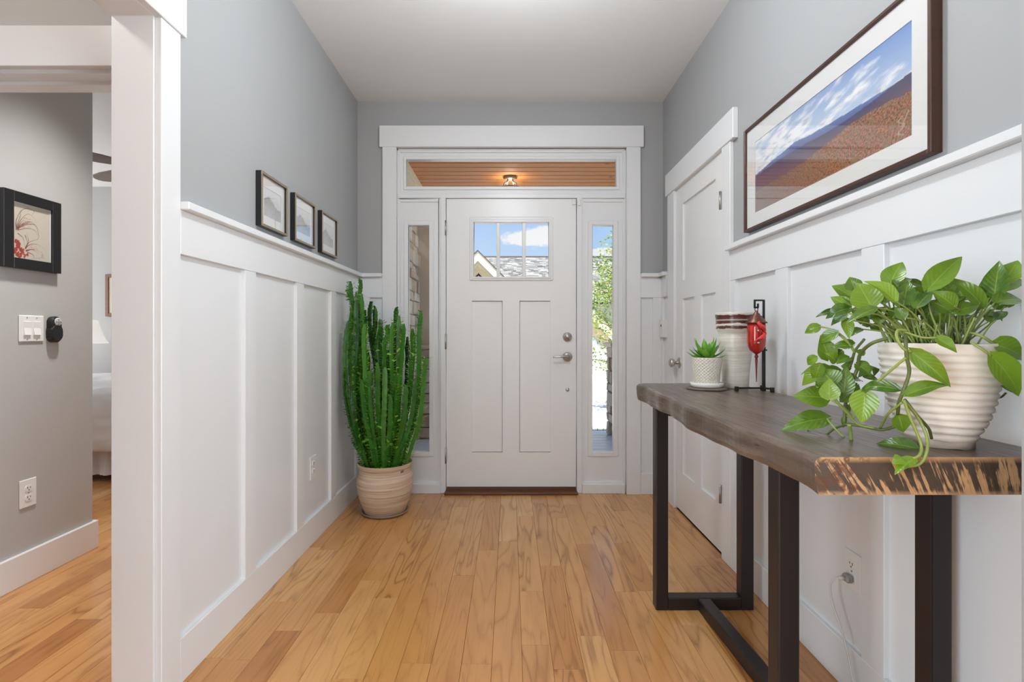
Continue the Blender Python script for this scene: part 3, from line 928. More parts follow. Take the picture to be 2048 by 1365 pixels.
# neighbouring house
M['siding'] = painted('white_siding', (0.74, 0.74, 0.75), 0.8)
M['rake'] = painted('cream_rake_board', srgb(244, 230, 206), 0.6)
M['soff2'] = painted('tan_soffit', srgb(206, 188, 156), 0.7)
M['ridge'] = pmat('dark_ridge_cap', srgb(70, 62, 60), 0.8)


def shingle_mat():
    m = pmat('grey_shingle', (0.4, 0.4, 0.4), 0.9); n, b = nodes_of(m)
    at = n.new('ShaderNodeAttribute', attribute_name='tone')
    n.put(b.inputs['Base Color'], n.ramp(at.outputs['Fac'], [(0, srgb(98, 96, 96)), (0.5, srgb(142, 140, 138)), (1, srgb(172, 170, 166))]))
    return m


M['shingle'] = shingle_mat()
HY = 23.0
house = thing('neighbour_house', (2.0, 26.0, GZ), 'white neighbouring house with pale grey shingled roof, seen through the front door panes', 'house')
RY, RZ, EY_, EZ = 27.5, PZ(515, 27.5), 22.2, 2.55
MB().box(-9.0, 8.0, HY, 31.0, GZ, 3.1).build('wall', M['siding'], house)
X0, X1 = -9.5, 8.5
b = MB()
b.add([(X0, EY_, EZ - 0.06), (X1, EY_, EZ - 0.06), (X1, RY, RZ - 0.06), (X0, RY, RZ - 0.06), (X0, 2 * RY - EY_, EZ - 0.06), (X1, 2 * RY - EY_, EZ - 0.06)],
      [(0, 1, 2, 3), (3, 2, 5, 4), (0, 3, 4), (1, 5, 2), (0, 4, 5, 1)])
roof = b.build('roof_deck', M['ridge'], house)
# shingle tabs, course over course
sl = math.hypot(RY - EY_, RZ - EZ); ty, tz = (RY - EY_) / sl, (RZ - EZ) / sl; ny, nz_ = -tz, ty
b = MB(); tones = []; s = 0.0; row = 0; rr = random.Random(9)
while s < sl - 0.02:
    x = X0 - (0.15 if row % 2 else 0)
    while x < X1:
        wdt = rr.choice([0.16, 0.22, 0.30, 0.36]); xa, xb_ = max(x, X0) + 0.004, min(x + wdt, X1)
        x += wdt
        if xb_ - xa < 0.03: continue
        up = rr.choice([0.012, 0.02, 0.03]); s1 = min(s + 0.17, sl); s0 = s - rr.choice([0, 0, 0.03])
        def pt(xx, ss, hh): return (xx, EY_ + ty * ss + ny * hh, EZ + tz * ss + nz_ * hh)
        b.add([pt(xa, s0, up), pt(xb_, s0, up), pt(xb_, s1, 0.004), pt(xa, s1, 0.004), pt(xa, s0, -0.02), pt(xb_, s0, -0.02)], [(0, 1, 2, 3), (4, 5, 1, 0)])
        tv = rr.random(); tones += [tv, tv]
    s += 0.14; row += 1
sh = b.build('shingle', M['shingle'], house); sh['kind'] = 'stuff'
at = sh.data.attributes.new('tone', 'FLOAT', 'FACE'); at.data.foreach_set('value', tones)
MB().tube([(X0, RY, RZ + 0.0), (X1, RY, RZ + 0.0)], 0.07, 6).build('ridge_cap', M['ridge'], house)


def gable(px_ap, py_ap, Y, half, parent, back, ov=0.55, pitch=1.0):
    """gabled wing facing the street: siding, soffit, rake boards, roof edge"""
    ap = P(px_ap, py_ap, Y); x, z = ap.x, ap.z
    hz = half * pitch
    t = 0.42                                 # depth of the rake board seen from the front
    # wall
    wz = z - t - 0.55
    b = MB(); b.add([(x - half, Y + ov, GZ), (x + half, Y + ov, GZ), (x + half, Y + ov, wz - hz), (x, Y + ov, wz), (x - half, Y + ov, wz - hz)], [(0, 1, 2, 3, 4)])
    b.add([(x - half, Y + ov, GZ), (x + half, Y + ov, GZ), (x + half, back, GZ), (x - half, back, GZ), (x - half, Y + ov, wz - hz), (x + half, Y + ov, wz - hz), (x + half, back, wz - hz), (x - half, back, wz - hz)],
          [(0, 3, 7, 4), (1, 5, 6, 2)])
    b.build('wall', M['siding'], parent)
    def chev(z0, z1, y0, y1, mat, nm):
        for sgn in (-1, 1):
            b = MB(); e = half + 0.5
            f = [(x, z0), (x + sgn * e, z0 - e * pitch), (x + sgn * e, z1 - e * pitch), (x, z1)]
            b.add([(u, y0, v) for u, v in f] + [(u, y1, v) for u, v in f], [(0, 1, 2, 3), (7, 6, 5, 4), (0, 4, 5, 1), (1, 5, 6, 2), (2, 6, 7, 3), (3, 7, 4, 0)])
            b.build(nm, mat, parent)
    chev(z - t, z - 0.03, Y, Y + 0.05, M['rake'], 'rake_board')
    chev(z - t - 0.18, z - t + 0.1, Y + 0.12, Y + ov + 0.02, M['soff2'], 'soffit')
    chev(z - t - 0.45, z - t - 0.1, Y + 0.30, Y + ov + 0.02, M['soff2'], 'frieze_board')
    chev(z - 0.04, z + 0.02, Y - 0.04, back, M['ridge'], 'roof_slope')


gable(955.5, 501, 20.6, 2.6, house, 26.0)
shed = thing('garden_garage', (PX(1150, 17.0), 18.2, GZ), 'small white gabled garage behind the sunlit tree in the right sidelight', 'garage')
gable(1150, 572, 17.0, 1.7, shed, 19.5, ov=0.35, pitch=1.15)

# tree in the yard
M['leaf_tree'] = pmat('sunlit_tree_leaf', srgb(150, 172, 84), 0.55)
n, bb_ = nodes_of(M['leaf_tree'])
at = n.new('ShaderNodeAttribute', attribute_name='tone')
cl = n.ramp(at.outputs['Fac'], [(0, srgb(92, 128, 52)), (0.45, srgb(150, 178, 86)), (0.8, srgb(205, 205, 120)), (1, srgb(226, 206, 150))])
n.put(bb_.inputs['Base Color'], cl)
tl = n.new('ShaderNodeBsdfTranslucent', {0: cl}); mx = n.new('ShaderNodeMixShader', {0: 0.4})
outn = M['leaf_tree'].node_tree.nodes['Material Output']
n.t.links.new(bb_.outputs[0], mx.inputs[1]); n.t.links.new(tl.outputs[0], mx.inputs[2]); n.t.links.new(mx.outputs[0], outn.inputs[0])
M['bark'] = pmat('grey_bark', srgb(120, 104, 88), 0.9)
TX, TY = 1.86, 9.0
tree = thing('yard_tree', (TX, TY, GZ), 'young leafy green tree by the driveway, filling the right sidelight', 'tree')
rt = random.Random(17)
b = MB(); b.tube(spline([(TX + 0.35, TY, GZ), (TX + 0.33, TY, 0.7), (TX + 0.25, TY, 1.7), (TX + 0.15, TY, 2.9)], 6), [0.05 - 0.0017 * i for i in range(19)], 8)
b.build('trunk', M['bark'], tree)
lb = MB(); tones = []; tips = []
for i in range(34):
    zz = rt.uniform(0.45, 2.5); an = rt.uniform(0, 2 * PI); r = (0.95 if zz < 2.0 else 0.6) * rt.uniform(0.45, 1.0)
    s0 = Vector((TX + 0.28, TY, zz - 0.15)); e0 = Vector((TX + 0.15 + math.cos(an) * r, TY + math.sin(an) * r, zz + rt.uniform(0.05, 0.45)))
    bb = MB(); m_ = (s0 + e0) / 2 + Vector((0, 0, 0.1)); bb.tube(spline([s0, m_, e0], 4), [0.014 - 0.0013 * k for k in range(9)], 5)
    bb.build('branch', M['bark'], tree); tips.append((s0, m_, e0))
def tleaf(p, L, rnd):
    d = Vector((rnd.gauss(0, 1), rnd.gauss(0, 1), rnd.gauss(-0.3, 0.7))).normalized()
    u = d.orthogonal().normalized(); u.rotate(Matrix.Rotation(rnd.uniform(0, 6.28), 3, d))
    nrm = d.cross(u)
    lb.add([p, p + d * L * 0.5 + u * L * 0.24, p + d * L + nrm * L * 0.1, p + d * L * 0.5 - u * L * 0.24], [(0, 1, 2, 3)])
    t = min(1, max(0, rnd.gauss(0.5, 0.25))); tones.append(t)
for s0, m_, e0 in tips:
    for k in range(180):
        t = rt.random() ** 0.6
        p = (s0.lerp(m_, t * 2) if t < 0.5 else m_.lerp(e0, t * 2 - 1)) + Vector((rt.gauss(0, 0.12), rt.gauss(0, 0.12), rt.gauss(0, 0.12)))
        tleaf(p, rt.uniform(0.05, 0.085), rt)
for k in range(40):
    t = rt.random(); p = Vector((TX + 0.15 - 0.05 * t, TY, 2.3 + 0.75 * t)) + Vector((rt.gauss(0, 0.10), rt.gauss(0, 0.1), rt.gauss(0, 0.05)))
    tleaf(p, rt.uniform(0.05, 0.08), rt)
lo = lb.build('foliage', M['leaf_tree'], tree); lo['kind'] = 'stuff'
at = lo.data.attributes.new('tone', 'FLOAT', 'FACE'); at.data.foreach_set('value', tones)
# hedge bank behind the street, right of the house

# ------------------------------------------------------------------ wall plates
def duplex_outlet(wall_x, side, yc, zc, label, w=0.079, h=0.124):
    """side +1: faces +X, -1: faces -X"""
    o = thing('wall_outlet', (wall_x, yc, zc - h / 2), label, 'outlet', 'white duplex wall outlets')
    t = 0.006
    MB().box(wall_x, wall_x + side * t, yc - w / 2, yc + w / 2, zc - h / 2, zc + h / 2).build('cover_plate', M['plastic'], o, bevel=0.002)
    for dz in (-0.021, 0.021):
        b = MB(); n = 20; xa = wall_x + side * t; xb_ = wall_x + side * (t + 0.0025)
        pts = []
        for i in range(n):
            an = 2 * PI * i / n
            pts.append((yc + 0.0175 * math.cos(an), zc + dz + max(-0.0135, min(0.0135, 0.0175 * math.sin(an)))))
        b.add([(xa, p[0], p[1]) for p in pts] + [(xb_, p[0], p[1]) for p in pts],
              [tuple(range(n, 2 * n))] + [(i, (i + 1) % n, (i + 1) % n + n, i + n) for i in range(n)])
        rc = b.build('receptacle', M['plastic'], o)
        xs = xb_ + side * 0.0006
        for dy, hh in ((-0.0065, 0.009), (0.0065, 0.007)):
            MB().box(xb_ - side * 0.001, xs, yc + dy - 0.0012, yc + dy + 0.0012, zc + dz - hh / 2 + 0.003, zc + dz + hh / 2 + 0.003).build('slot', M['slot'], rc)
        MB().box(xb_ - side * 0.001, xs, yc - 0.0022, yc + 0.0022, zc + dz - 0.0095, zc + dz - 0.005).build('ground_hole', M['slot'], rc)
    b = MB(); ring_tube_x(b, wall_x, [(0.003, side * t), (0.003, side * (t + 0.001)), (0.0, side * (t + 0.001))], yc, zc, 10); b.build('screw', M['hinge'], o)
    return o


duplex_outlet(XH, 1, 2.276, 0.400, 'white duplex outlet low on the grey hall wall below the framed drawing')
duplex_outlet(XL + 0.004, 1, 2.715, 0.400, 'white duplex outlet low on the left wainscot near the potted plant')
duplex_outlet(XR - 0.004, -1, 1.566, 0.380, 'white duplex outlet under the console table with a plug in it', 0.074, 0.120)

o = thing('light_switch', (XH, 2.293, 1.08), 'white double rocker switch plate on the grey hall wall', 'switch')
MB().box(XH, XH + 0.006, 2.234, 2.352, 1.082, 1.200).build('cover_plate', M['plastic'], o, bevel=0.0025)
for yc in (2.269, 2.3155):
    MB().box(XH + 0.005, XH + 0.0068, yc - 0.0185, yc + 0.0185, 1.108, 1.175).build('bezel_frame', M['plastic'], o)
    b = MB(); b.add([(XH + 0.006, yc - 0.0165, 1.110), (XH + 0.006, yc + 0.0165, 1.110), (XH + 0.006, yc + 0.0165, 1.173), (XH + 0.006, yc - 0.0165, 1.173),
                     (XH + 0.0125, yc - 0.0165, 1.112), (XH + 0.0125, yc + 0.0165, 1.112), (XH + 0.0075, yc + 0.0165, 1.143), (XH + 0.0075, yc - 0.0165, 1.143),
                     (XH + 0.0085, yc + 0.0165, 1.172), (XH + 0.0085, yc - 0.0165, 1.172)],
                    [(0, 1, 5, 4), (4, 5, 6, 7), (7, 6, 8, 9), (9, 8, 2, 3), (0, 4, 7, 9, 3), (1, 2, 8, 6, 5)])
    b.build('rocker', M['plastic'], o)
    for zz in (1.092, 1.190):
        b = MB(); ring_tube_x(b, XH, [(0.0028, 0.006), (0.0028, 0.0072), (0.0, 0.0072)], yc, zz, 8); b.build('screw', M['hinge'], o)

# remote control in its wall cradle
yc, zc = 2.398, 1.139
o = thing('remote_control', (XH, yc, 1.08), 'black oval fan remote in a wall cradle beside the double switch', 'remote')
def pill(mb, x0, x1, w, z0, z1, yc, n=14, rb=None):
    pts = []
    r = w / 2
    for i in range(n + 1):
        an = PI * i / n; pts.append((yc + r * math.cos(an), z1 - r + r * math.sin(an)))
    for i in range(n + 1):
        an = PI + PI * i / n; pts.append((yc + r * math.cos(an), z0 + r + r * math.sin(an)))
    m = len(pts)
    mid = lambda k, p: (yc + (p[0] - yc) * k, zc + (p[1] - zc) * k)
    v = [(x0, *p) for p in pts] + [(x0 + (x1 - x0) * 0.75, *p) for p in pts] + [(x1, *mid(0.86, p)) for p in pts]
    f = [(i + k * m, (i + 1) % m + k * m, (i + 1) % m + (k + 1) * m, i + (k + 1) * m) for k in (0, 1) for i in range(m)] + [tuple(range(2 * m, 3 * m))]
    mb.add(v, f, smooth=False)
b = MB(); pill(b, XH + 0.001, XH + 0.026, 0.056, 1.079, 1.200, yc); b.build('body', M['blackplastic'], o)
b = MB(); pill(b, XH, XH + 0.030, 0.062, 1.076, 1.076 + 0.085, yc); b.build('cradle', M['blackplastic'], o)
b = MB(); ring_tube_x(b, XH, [(0.019, 0.025), (0.019, 0.0285), (0.0175, 0.0295), (0.0, 0.0295)], yc + 0.004, 1.174, 24); kp = b.build('keypad', M['silverplastic'], o)
for dy, dz in ((-0.010, 0), (0.0, 0), (0.010, 0), (0.0, 0.010), (0.0, -0.010)):
    MB().box(XH + 0.029, XH + 0.0305, yc + 0.004 + dy - 0.003, yc + 0.004 + dy + 0.003, 1.174 + dz - 0.0013, 1.174 + dz + 0.0013).build('button', M['slot'], kp)

o = thing('wall_switch', (XR - 0.019, 3.46, 1.093), 'white slim switch box between the closet door and the hall corner', 'switch')
MB().box(XR - 0.034, XR - 0.0, 3.425, 3.500, 1.093, 1.215).build('cover_plate', M['plastic'], o, bevel=0.003)
MB().box(XR - 0.0355, XR - 0.033, 3.455, 3.470, 1.166, 1.182).build('sensor_eye', M['slot'], o)

# ------------------------------------------------------------------ pictures
def print_mat():
    m = pmat('printed_sheet', (1, 1, 1), 0.6); n, b = nodes_of(m)
    a = n.new('ShaderNodeVertexColor', layer_name='print')
    n.put(b.inputs['Base Color'], a.outputs[0])
    return m


M['print'] = print_mat()


def print_panel(name, parent, org, u, v, nx, ny, func):
    org, u, v = Vector(org), Vector(u), Vector(v)
    b = MB(); vs = []; cols = []
    for j in range(ny + 1):
        for i in range(nx + 1):
            vs.append(org + u * (i / nx) + v * (j / ny)); c = func(i / nx, j / ny); cols += [c[0], c[1], c[2], 1.0]
    b.add(vs, [(j * (nx + 1) + i, j * (nx + 1) + i + 1, (j + 1) * (nx + 1) + i + 1, (j + 1) * (nx + 1) + i) for j in range(ny) for i in range(nx)])
    o = b.build(name, M['print'], parent)
    at = o.data.color_attributes.new('print', 'FLOAT_COLOR', 'POINT'); at.data.foreach_set('color', cols)
    return o


def nz(x, y, s=1.0, o=4, seed=0.0):
    t = 0; a = 1; w = 0; f = s
    for k in range(o):
        t += a * mnoise.noise(Vector((x * f, y * f, seed + k * 7.1))); w += a; a *= 0.5; f *= 2
    return t / w


def lerp3(a, b, t):
    t = max(0, min(1, t)); return tuple(a[i] + (b[i] - a[i]) * t for i in range(3))


def panorama(u, v):
    ridge = 0.635 - 0.05 * math.exp(-((u - 0.12) / 0.1) ** 2) + 0.0 * u
    r1 = 0.60 + 0.03 * math.exp(-((u - 0.36) / 0.07) ** 2) - 0.10 * max(0, u - 0.36) + 0.012 * nz(u, 3, 9, 3) - 0.06 * math.exp(-(u / 0.14) ** 2)
    r2 = 0.515 + 0.02 * math.sin(u * 7) + 0.05 * max(0, u - 0.72) * 2.2 + 0.010 * nz(u, 8, 14, 3)
    fg = 0.30 + 0.13 * math.exp(-((u - 0.80) / 0.30) ** 2) + 0.03 * nz(u, 1.0, 30, 3) + 0.02 * nz(u, 5, 8, 2)
    if v < fg:
        t = nz(u * 2.8, v, 60, 4, 2.0); t2 = nz(u * 2.8, v, 14, 3, 5.0)
        c = lerp3(srgb(60, 46, 40), srgb(190, 122, 82), 0.5 + 2.4 * t + 1.0 * nz(u * 2.8, v, 130, 2, 9.0))
        c = lerp3(c, srgb(128, 118, 84), 0.6 * max(0, t2 * 3)); c = lerp3(c, srgb(112, 100, 98), max(0, 0.62 - u) * 1.3)
        # bare white trunk
        if abs(u - 0.955 - 0.012 * math.sin(v * 60)) < 0.004 and 0.04 < v < 0.22: c = srgb(176, 158, 138)
        if abs((u - 0.955) - (v - 0.12) * 0.25) < 0.003 and 0.12 < v < 0.24: c = srgb(176, 158, 138)
        return c
    if v < r2:
        return lerp3(srgb(58, 58, 96), srgb(100, 76, 96), (r2 - v) * 6 + 0.3 * nz(u, v, 20))
    if v < r1:
        return lerp3(srgb(92, 120, 176), srgb(74, 74, 128), (r1 - v) * 9 + 0.2 * nz(u, v, 12))
    h = (v - r1) / (1 - r1)
    sky = lerp3(srgb(206, 222, 240), srgb(70, 124, 196), h * 0.55 + u * 0.55 - 0.2)
    cl = nz(u * 2.2 + 0.3, v * 3.2 - u * 1.6, 3.2, 5, 11.0) + 0.30 - 0.55 * u * (0.4 + h)
    band = math.exp(-((h - (0.35 + 0.45 * u)) / 0.28) ** 2)
    k = max(0, min(1, (cl + 0.18 * band) * 3.0))
    shade = max(0, nz(u * 3, v * 4, 5, 4, 3.0)) * 1.6
    return lerp3(sky, lerp3(srgb(246, 247, 250), srgb(140, 152, 178), shade), k)


M['walnut'] = streak_wood('dark_walnut_frame', srgb(78, 46, 34), srgb(58, 34, 26), (40, 6, 40), 0.38)
M['mat_board'] = pmat('white_mat_board', (0.80, 0.80, 0.79), 0.85)
M['backing'] = pmat('picture_backing', (0.05, 0.045, 0.04), 0.9)


def framed_yz(name, xw, side, y0, y1, z0, z1, thick, fw, win, fmat, label, cat, func, nx, ny, group=None, face_mat=None, flip=False, lip=0.0, glass=True):
    """picture on a wall whose normal is +-X.  win = (wy0, wy1, wz0, wz1) opening of the mat"""
    o = thing(name, (xw, (y0 + y1) / 2, z0), label, cat, group)
    xf_ = xw + side * thick
    xm = xw + side * (thick - 0.010)
    if fw > 0:
        for (a0, a1, b0, b1) in ((y0, y0 + fw, z0, z1), (y1 - fw, y1, z0, z1), (y0 + fw, y1 - fw, z0, z0 + fw), (y0 + fw, y1 - fw, z1 - fw, z1)):
            MB().box(xw, xf_, a0, a1, b0, b1).build('frame_side', fmat, o, bevel=0.0015)
    if face_mat:
        MB().ringx(y0 + 0.0005, y1 - 0.0005, z0 + 0.0005, z1 - 0.0005, y0 + fw + 0.001, y1 - fw - 0.001, z0 + fw + 0.001, z1 - fw - 0.001, xf_ - side * 0.001, xf_ + side * 0.0018).build('gilt_face', face_mat, o, bevel=0.0006)
    MB().box(xw + side * 0.001, xm - side * 0.004, y0 + fw * 0.5, y1 - fw * 0.5, z0 + fw * 0.5, z1 - fw * 0.5).build('backing_board', M['backing'], o)
    wy0, wy1, wz0, wz1 = win
    MB().ringx(y0 + fw * 0.8, y1 - fw * 0.8, z0 + fw * 0.8, z1 - fw * 0.8, wy0, wy1, wz0, wz1, xm - side * 0.003, xm).build('mat_board', M['mat_board'], o)
    xp_ = xm - side * 0.0025
    if side < 0:  # seen from -X: left of picture is far (+Y)
        print_panel('print', o, (xp_, wy1, wz0), (0, wy0 - wy1, 0), (0, 0, wz1 - wz0), nx, ny, func)
    else:
        print_panel('print', o, (xp_, wy0, wz0), (0, wy1 - wy0, 0), (0, 0, wz1 - wz0), nx, ny, func)
    if glass:
        MB().box(xm + side * 0.002, xm + side * 0.0035, y0 + fw * 0.9, y1 - fw * 0.9, z0 + fw * 0.9, z1 - fw * 0.9).build('glass_pane', M['picglass'], o)
    return o


framed_yz('landscape_picture', XR, -1, 1.248, 2.249, 1.566, 2.018, 0.030, 0.012, (1.320, 2.166, 1.636, 1.938), M['walnut'],
          'wide framed mountain panorama in a walnut frame above the console table', 'picture', panorama, 330, 118)


def foggy(seed):
    def f(u, v):
        base = 0.46 + 0.30 * v
        hill = 0.42 + 0.30 * math.exp(-((u - 0.3) / 0.3) ** 2) + 0.06 * nz(u, seed, 5)
        g = base + 0.10 * nz(u, v, 4, 3, seed)
        if v < hill: g = 0.30 + 0.28 * (hill - v) + 0.16 * nz(u * 2, v * 0.7, 7, 4, seed)
        g = max(0.12, min(0.72, g)); return (g * 0.99, g, g * 1.02)
    return f


M['champagne'] = pmat('champagne_leaf', srgb(168, 150, 126), 0.38, 0.75)
for (y0, y1), lab, sd in (((2.115, 2.363), 'small square photo in a silver-edged black frame, nearest of the row of three', 1.0),
                          ((2.447, 2.703), 'small square photo in a silver-edged black frame, middle of the row of three', 4.0),
                          ((2.797, 3.050), 'small square photo in a silver-edged black frame, nearest the corner of the hall', 9.0)):
    framed_yz('photo_frame', XL, 1, y0, y1, 1.572, 1.804, 0.025, 0.010, (y0 + 0.043, y1 - 0.043, 1.625, 1.748), M['black'], lab, 'picture', foggy(sd), 26, 20,
              'three small framed photos on the left wall', M['champagne'])


# orchid drawing in the hall: red brush strokes rasterised onto the sheet
def orchid_raster(nx, ny):
    A = np.zeros((ny + 1, nx + 1, 3)); paper = np.array(srgb(214, 204, 188))
    for j in range(ny + 1):
        A[j, :, :] = paper
    uu, vv = np.meshgrid(np.linspace(0, 1, nx + 1), np.linspace(0, 1, ny + 1))
    asp = 0.243 / 0.181
    def stroke(pts, w, col, taper=True):
        pp = spline([(p[0], p[1], 0) for p in pts], 14)
        for k, p in enumerate(pp):
            ww = w * (1 - 0.75 * k / len(pp)) if taper else w
            d = np.sqrt((uu - p.x) ** 2 + ((vv - p.y) * asp) ** 2)
            a_ = np.clip((ww - d) / 0.004 + 0.5, 0, 1)[..., None] * 0.9
            A[:] = A * (1 - a_) + np.array(col) * a_
    red, br = srgb(176, 50, 26), srgb(120, 56, 40)
    T = lambda x, y: ((x - 180) / 520.0, (1075 - (y - (x - 180) * 0.15)) / 775.0)      # drawing measured on a crop
    for q in ([(250, 690), (250, 560), (310, 420), (400, 370), (490, 400), (460, 455)], [(250, 680), (260, 520), (370, 350)],
              [(260, 660), (320, 530), (420, 450), (540, 555)], [(270, 650), (380, 570), (480, 580), (600, 720)], [(270, 665), (400, 600), (500, 600), (545, 700), (540, 800), (420, 840)],
              [(270, 690), (400, 655), (500, 680), (545, 760)], [(270, 680), (350, 600), (470, 555)], [(275, 740), (340, 800), (365, 920)],
              [(370, 950), (430, 890), (530, 880), (640, 945)], [(380, 985), (460, 960), (550, 1010)], [(380, 970), (480, 955), (610, 1000)], [(375, 930), (430, 850), (540, 810)],
              [(370, 940), (410, 830), (390, 720)], [(370, 760), (400, 860)], [(255, 640), (300, 500), (310, 440)], [(260, 670), (380, 590), (430, 580)],
              [(270, 660), (340, 560), (520, 560)], [(400, 1000), (470, 1030), (490, 1070)]):
        stroke([T(*p) for p in q], 0.012, br)
    rr_ = random.Random(4)
    for (x, y, r) in ((255, 850, 22), (265, 900, 26), (250, 960, 24), (270, 1020, 20), (300, 930, 16), (325, 990, 24), (330, 950, 14), (285, 860, 14), (350, 1050, 12), (390, 1030, 12), (240, 990, 16), (310, 1035, 14)):
        for k in range(5):
            x2, y2 = x + rr_.uniform(-14, 14), y + rr_.uniform(-24, 24)
            stroke([T(x2, y2), T(x2 + rr_.uniform(-10, 10), y2 + rr_.uniform(8, 30))], r / 900.0, red, False)
    for k in range(26):
        x2, y2 = rr_.uniform(280, 440), rr_.uniform(500, 660)
        stroke([T(x2, y2), T(x2 + 14, y2 - 8)], 0.006, srgb(196, 110, 90))
    for k in range(16):
        x2, y2 = rr_.uniform(400, 530), rr_.uniform(900, 960)
        stroke([T(x2, y2), T(x2 + 12, y2 - 5)], 0.006, srgb(206, 130, 110))
    for k in range(8):
        x2, y2 = rr_.uniform(590, 615), rr_.uniform(1020, 1065)
        stroke([T(x2, y2), T(x2 + 8, y2)], 0.006, srgb(200, 96, 90))
    for k in range(12):
        x2 = 460 + 14 * k + (20 if k > 4 else 0)
        stroke([T(x2, 1080 + rr_.uniform(-6, 6)), T(x2 + 9, 1080 + rr_.uniform(-6, 6))], 0.004, srgb(150, 140, 132))
    return A


ONX, ONY = 110, 148
_A = orchid_raster(ONX, ONY)
framed_yz('orchid_drawing', XH, 1, 2.146, 2.421, 1.405, 1.741, 0.026, 0.045, (2.187, 2.368, 1.4485, 1.691), M['black'],
          'red ink orchid drawing in a wide black frame on the grey hall wall', 'picture', lambda u, v: tuple(_A[int(round(v * ONY)), int(round(u * ONX))]), ONX, ONY, glass=True)

# ------------------------------------------------------------------ entry ceiling lamp (just above the view)
EL = (0.0, 1.75)
o = thing('ceiling_lamp', (EL[0], EL[1], H), 'round semi-flush ceiling lamp with a frosted bowl over the entry hall', 'lamp')
b = MB(); b.lathe([(0.0, H), (0.16, H), (0.165, H - 0.02), (0.155, H - 0.035), (0.0, H - 0.035)], EL[0], EL[1], 40); b.build('pan', M['nickel'], o)
b = MB(); b.tube([(EL[0], EL[1], H - 0.035), (EL[0], EL[1], H - 0.10)], 0.008, 10); b.build('stem', M['nickel'], o)
b = MB(); b.lathe([(0.17, H - 0.09), (0.165, H - 0.115), (0.13, H - 0.15), (0.07, H - 0.168), (0.0, H - 0.172)], EL[0], EL[1], 40, cap=False); b.build('dome', M['frosted'], o)
light('ceiling_lamp_bulb', 'POINT', (EL[0], EL[1], H - 0.30), 35.0, (0.87, 0.95, 1.0), shadow_soft_size=0.09)
o = thing('hall_lamp', (-1.80, 0.95, H), 'small round ceiling lamp in the side hall', 'lamp')
b = MB(); b.lathe([(0.0, H), (0.11, H), (0.115, H - 0.02), (0.0, H - 0.022)], -1.80, 0.95, 32); b.build('pan', M['nickel'], o)
b = MB(); b.lathe([(0.10, H - 0.022), (0.095, H - 0.05), (0.05, H - 0.075), (0.0, H - 0.08)], -1.80, 0.95, 32, cap=False); b.build('dome', M['frosted'], o)
light('hall_lamp_bulb', 'POINT', (-1.80, 0.95, H - 0.13), 14.0, (1.0, 0.93, 0.88), shadow_soft_size=0.09)

o = thing('fill_downlight', (-1.62, 2.28, H), 'added fill downlight, out of view in the inner hall ceiling before the bedroom', 'lamp')  # unseen fixture, added to brighten the inner hall wall and floor
b = MB(); b.lathe([(0.048, H - 0.001), (0.075, H - 0.001), (0.078, H - 0.006), (0.05, H - 0.010), (0.048, H - 0.004)], -1.62, 2.28, 32, cap=False); b.build('trim_ring', M['plastic'], o)
b = MB(); b.lathe([(0.0, H - 0.003), (0.049, H - 0.003)], -1.62, 2.28, 24, cap=False); b.build('lens', M['frosted'], o)
light('fill_downlight_spot', 'SPOT', (-1.62, 2.28, H - 0.03), 165.0, (1.0, 0.97, 0.94), (0, 0, 0), spot_size=math.radians(95), spot_blend=1.0, shadow_soft_size=0.08)

# ------------------------------------------------------------------ console table
TZ = 0.900; TT = 0.066
table = thing('console_table', (0.77, 1.55, 0), 'console table with a thick live-edge wooden slab on black steel legs', 'table')
TY0, TY1 = 0.883, 2.215
NS = 56
rows = []
for i in range(NS + 1):
    t = i / NS; y = TY0 + (TY1 - TY0) * t
    xf_ = 0.529 + 0.016 * t + 0.006 * math.sin(t * 9 + 0.6) + 0.004 * math.sin(t * 23) + 0.0025 * math.sin(t * 51)
    rd = max(0, (y - (TY1 - 0.05)) / 0.05)
    xf_ += 0.035 * rd ** 2.2
    xb_ = 0.980 - 0.01 * rd
    und = 0.0005 + 0.003 * (0.5 + 0.5 * math.sin(t * 7 + 2)) + 0.012 * rd
    zb = TZ - TT + 0.003 * math.sin(t * 13)
    zt = TZ
    rows.append([(xf_ + 0.010, y, zt), (xf_ + 0.003, y, zt - 0.004), (xf_, y, zt - 0.011), (xf_ + und * 0.35, y, zt - TT * 0.55), (xf_ + und, y, zb + 0.012), (xf_ + und + 0.004, y, zb),
                 (xb_ - 0.003, y, zb), (xb_, y, zb + 0.003), (xb_, y, zt - 0.003), (xb_ - 0.003, y, zt)])
b = MB(); K = len(rows[0]); vs = [p for r in rows for p in r]
b.add(vs, [(i * K + k, i * K + (k + 1) % K, (i + 1) * K + (k + 1) % K, (i + 1) * K + k) for i in range(NS) for k in range(K)], 0)
b.add([], []); b.f.append(list(range(K))[::-1]); b.m.append(1); b.sm.append(False)
b.f.append([NS * K + k for k in range(K)]); b.m.append(0); b.sm.append(False)
b.build('slab_top', [M['slab'], M['slab_end']], table)


def sq_tube(x0, x1, y0, y1, z0, z1, name, parent):
    return MB().box(x0, x1, y0, y1, z0, z1).build(name, M['steel'], parent, bevel=0.004, segs=2)


